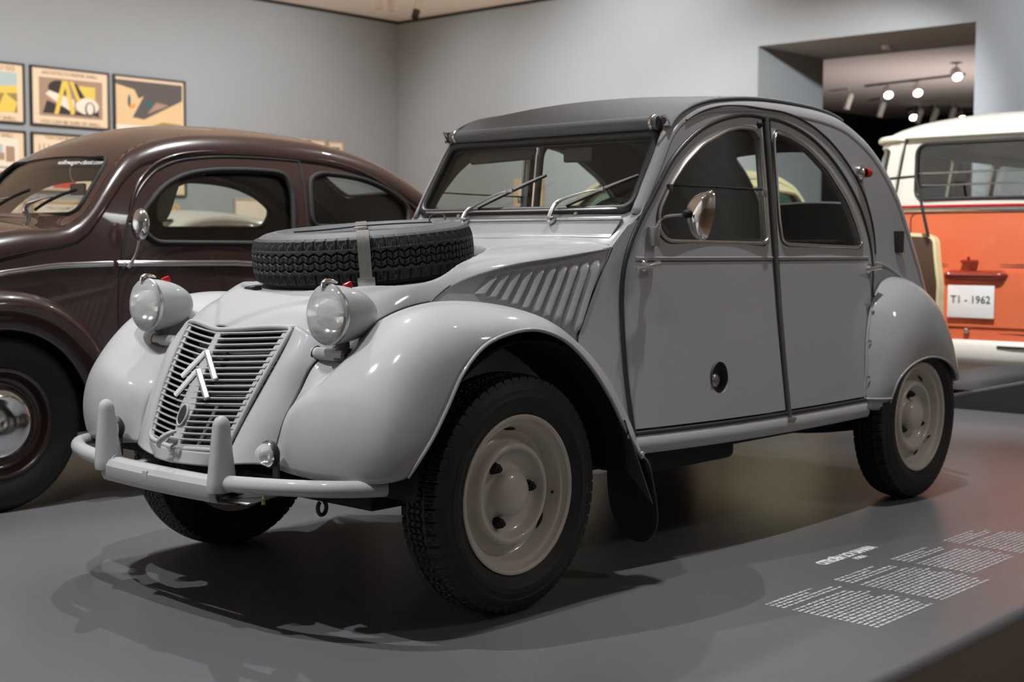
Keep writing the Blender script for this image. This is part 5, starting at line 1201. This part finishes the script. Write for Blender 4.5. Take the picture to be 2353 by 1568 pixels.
poster(C1, R1, 1.14, .77, FRB, 'black-framed landscape print with ochre field, top row, cut by the left picture edge', [(rect(-.47, .47, -.25, .26), SKY), (rect(-.47, .47, -.25, .04), OLIVE), ([(-.1, .04), (.47, .10), (.47, .0), (.1, -.02)], YEL), ([(.18, -.25), (.42, -.25), (.47, -.12), (.30, .0)], YEL), ([(-.2, -.25), (.18, -.25), (.02, .0)], OFFW)],
       [('EVERYWHERE YOU GO', 0, .283, .082, 'CENTER'), ('YOU CAN BE SURE OF SHELL', 0, -.345, .066, 'CENTER')])
poster(C2, R1, 1.14, .77, FRB, 'black-framed abstract still-life print with yellow bars, middle of the top row', [(rect(-.45, .47, -.255, .245), TAUPE), ([(-.40, -.22), (-.34, -.05), (.02, -.16), (.30, -.20), (.42, -.23), (.40, -.10), (.30, -.22)], DK), (ell(-.17, .12, .15, .10), DK), ([(-.36, .03), (-.30, .08), (.05, -.02), (.05, -.2), (-.1, -.12)], OFFW), (rect(.12, .36, .0, .17), YEL), ([(.0, .19), (.08, .2), (.24, -.02), (.16, -.05)], DK), (ell(.24, -.09, .17, .11), OFFW), ([(-.24, -.22), (-.18, -.22), (-.06, .20), (-.12, .22)], YEL), ([(-.10, .22), (-.04, .22), (.06, -.2), (.0, -.22)], YEL), ([(-.02, .22), (.04, .22), (.14, -.02), (.10, -.05)], YEL), (ell(.28, -.13, .075, .10), GREYP), (ell(.28, -.12, .05, .075), OFFW)],
       [('ARCHITECTS PREFER SHELL', 0, .283, .064, 'CENTER'), ('YOU CAN BE SURE OF SHELL', 0, -.345, .064, 'CENTER')])
poster(C3, R1, 1.14, .77, FRB, 'black-framed sandy print with dark diagonal sweep, right end of the top row', [(rect(-.545, .52, -.29, .32), mat('poster_sand', (.70, .49, .27), .8)), ([(-.54, .32), (-.54, .26), (-.25, .20), (-.18, .08), (-.10, .12), (-.28, -.18), (-.10, -.20), (.52, .10), (.52, .32)], GREYP), ([(-.05, -.12), (.3, .02), (.1, .05)], TAUPE), (ell(-.33, .04, .022, .085), TEAL), (ell(-.28, -.03, .06, .025, r=.5), ORP), (ell(-.02, .02, .05, .05), TEAL), ([(0, -.29), (.52, -.29), (.52, -.24), (.2, -.22)], OLIVE), (rect(-.545, .52, -.36, -.29), OFFW)],
       [('SHELL OIL & PETROL', .50, -.352, .056, 'RIGHT')])
poster(C1, R2, 1.14, .77, FRB, 'black-framed pale print of small panels, second row, cut by the left picture edge', [(rect(-.47, .47, -.29, .28), OFFW), (rect(.08, .26, .06, .2), SKY), (rect(.10, .28, .0, .09), TAUPE), (rect(.30, .42, -.02, .18), TAUPE), (rect(.10, .28, -.22, -.14), TAUPE), (rect(.30, .42, -.22, -.10), TAUPE), (rect(.08, .42, -.1, -.085), TEAL), (rect(-.3, -.05, -.2, .15), SKY)],
       [('YOU CAN BE SURE OF SHELL', 0, .293, .06, 'CENTER'), ('MOTORISTS PREFER SHELL', 0, -.35, .06, 'CENTER')])
poster(C2, R2, 1.14, .77, FRB, 'black-framed print with dark bust over cream pages, middle of the second row', [(rect(-.52, .52, -.34, .30), mat('poster_cream', (.76, .62, .42), .8)), *[(rect(q, q+.012, -.2, .24), GREYP) for q in (-.46, -.40, -.33, -.26)], (rect(-.48, -.45, -.10, -.02), REDP), (rect(-.38, -.36, -.05, .05), TEAL), ([(-.22, -.12), (-.24, .10), (-.18, .26), (-.05, .31), (.08, .26), (.12, .12), (.08, -.1)], GREYP), ([(-.28, -.33), (-.2, -.12), (.04, -.12), (.06, -.33)], REDP), (rect(.28, .5, -.28, -.2), GREYP)],
       [('YOU CAN BE SURE OF SHELL', 0, .305, .055, 'CENTER')])
poster(C3, R2, 1.14, .77, FRB, 'black-framed print with orange blocks, right end of the second row', [(rect(-.47, .47, -.26, .30), OFFW), (rect(-.40, -.05, -.2, -.08), ORP), (rect(.10, .40, -.2, -.05), ORP), (rect(-.40, .40, .0, .22), YEL)], [('YOU CAN BE SURE OF SHELL', 0, -.345, .055, 'CENTER')])
poster(C2, R3, 1.14, .77, FRW, 'light wood framed print with dark bust, below the second row of posters', [(rect(-.50, .50, -.33, .33), OFFW), *[(rect(q, q+.02, -.1, .2), TAUPE) for q in (-.40, -.30, -.22)], ([(-.15, -.28), (-.16, .12), (-.08, .22), (.06, .23), (.13, .12), (.13, -.28)], GREYP)], [('YOU CAN BE SURE OF SHELL', 0, .25, .055, 'CENTER')], fw=.045)
poster(C3+.05, R3, .98, .75, FRW, 'light wood framed print with yellow mount, right end of the lowest row', [(rect(-.42, .42, -.30, .30), YEL), (rect(-.30, .30, -.2, .2), OFFW), (rect(-.2, .2, -.12, .12), GREYP)], [], fw=.045)
poster(C1, R3, 1.14, .77, FRW, 'light wood framed pale print, lowest row, cut by the left picture edge', [(rect(-.47, .47, -.28, .28), OFFW), (rect(.1, .4, -.1, .2), SKY), (rect(-.3, 0, -.2, .1), TAUPE)], [], fw=.045)
for k, x in enumerate((-10.58, -10.93, -11.285)):
    poster(x, 2.49, .30, .36, FRW, ['small pale wood frame, left of three above the maroon roof', 'small pale wood frame, middle of three above the maroon roof', 'small pale wood frame, right of three above the maroon roof'][k], [(rect(-.10, .10, -.05, .09), TAUPE), (rect(-.08, .08, .045, .065), GREYP)], [], 'small frames beside the corner', 'small_frame', OFFW, .014)
poster(-9.75, 1.45, .80, .55, mat('pale_frame', (.62, .5, .42), .5), 'pale framed white print low on the wall, right of the posters', [(rect(-.25, .25, -.15, .15), OFFW)], [], 'small frames beside the corner', 'small_frame', OFFW, .02)
# frame leaning on the back wall, seen through the grey car's windscreen
bfm = empty('wall_frame', (XW, -10.545, 1.72)); tag(bfm, 'wood-edged white panel on back wall, seen through the grey car windscreen', 'frame')
Sb = lambda d: (lambda u, v: np.stack([0*u+d, u, v], 1))
panel('frame', rect(-.285, .285, -.45, .33), [rect(-.20, .20, -.40, .28)], Sb(.04), FRW, bfm, .04, 1); panel('print', rect(-.2, .2, -.4, .28), [], Sb(.02), OFFW, bfm, .015, 1)
bp_ = empty('blue_picture', (-27.19, -11.0, 2.2)); tag(bp_, 'pale blue framed picture on the black wall of the far gallery', 'picture')
panel('print', rect(-.6, .6, -.3, .3), [], Sb(.03), mat('sky_blue_print', (.25, .5, .7), .6), bp_, .02, 1); panel('frame', rect(-.64, .64, -.34, .34), [rect(-.6, .6, -.3, .3)], Sb(.04), FRB, bp_, .03, 1)

# ------------------------------------------------------------------ track lights
CANW = mat('lamp_white_enamel', (.72, .68, .64), .4); CANB = mat('lamp_black_snoot', (.02, .022, .02), .4)
LIT = mat('lit_lamp_face', (1, .98, .95), .5, emis=14.)
def can(loc, aim, L, r, label, group, lit=False, snoot=False, ztop=ZC):
    c = empty('track_spotlight', loc); tag(c, label, 'spotlight', group); d = Vector(aim).normalized(); M = axisM((0, 0, 0), d)
    lathe('lamp_body', cr([(.0005, -L*.5), (r*.7, -L*.48), (r*.92, -L*.4), (r, 0), (r, L*.48), (r*1.02, L*.5), (r*.9, L*.5), (r*.86, L*.42)], 24), 28, CANW, c, M)
    lathe('lamp_face', [(r*.88, L*.43), (.0005, L*.425)], 28, LIT if lit else CANB, c, M)
    if snoot: lathe('snoot', [(r*.8, L*.45), (r*.82, L*.9), (r*.74, L*.9), (r*.72, L*.5)], 28, CANB, c, M)
    top = ztop-loc[2]
    tube('stem', [(0, 0, 0), (0, 0, top)], .012, CANW, c, n=8)
    return c
CG = 'track spotlights near the room corner'
can((-8.67, -9.5, 4.10), (0, 0, -1), .34, .055, 'white track spotlight, left of the pair near the ceiling corner', CG)
can((-8.89, -9.5, 4.10), (0, .02, -1), .34, .058, 'white track spotlight, right of the pair near the ceiling corner', CG)
can((-9.36, -9.5, 4.12), (.32, 0, -.95), .26, .058, 'white track spotlight with black snoot, tilted near the ceiling corner', CG, snoot=True)
tr = box('ceiling_track', (-9.0, -9.5, ZC-.02), (3.0, .035, .04), CANW, None, .004); tag(tr, 'white lighting track on the ceiling near the room corner', 'track')
FG = 'track spotlights in the far gallery'
for (x, y), lit, lb in (((-20.8, -8.9), True, 'lit spotlight of the far gallery, left of the upper pair'), ((-20.84, -8.34), True, 'lit spotlight of the far gallery, right of the upper pair'), ((-19.1, -6.8), True, 'lit spotlight of the far gallery, highest by the doorway edge'), ((-25.1, -10.5), True, 'lit spotlight of the far gallery, lowest on the left'), ((-26.05, -9.83), True, 'lit spotlight of the far gallery, lowest on the right')):
    can((x, y, 3.93), (.55, .5, -.66), .20, .085, lb, FG, True, ztop=4.10)
for (x, y), lb in (((-21.1, -9.86), 'unlit white spotlight of the far gallery, leftmost'), ((-22.9, -10.1), 'unlit white spotlight of the far gallery, below the lit pair'), ((-24.7, -10.15), 'unlit white spotlight of the far gallery, first of a row of three'), ((-24.8, -9.85), 'unlit white spotlight of the far gallery, middle of a row of three'), ((-24.9, -9.5), 'unlit white spotlight of the far gallery, last of a row of three')):
    can((x, y, 3.86), (.12, -.25, -1), .32, .06, lb, FG, ztop=4.10)
tr = box('ceiling_track', (-20.6, -8.3, 4.08), (.05, 2.2, .04), GREYP, None, .004, ('Z', R_(-12))); tag(tr, 'grey lighting track on the far gallery ceiling', 'track')
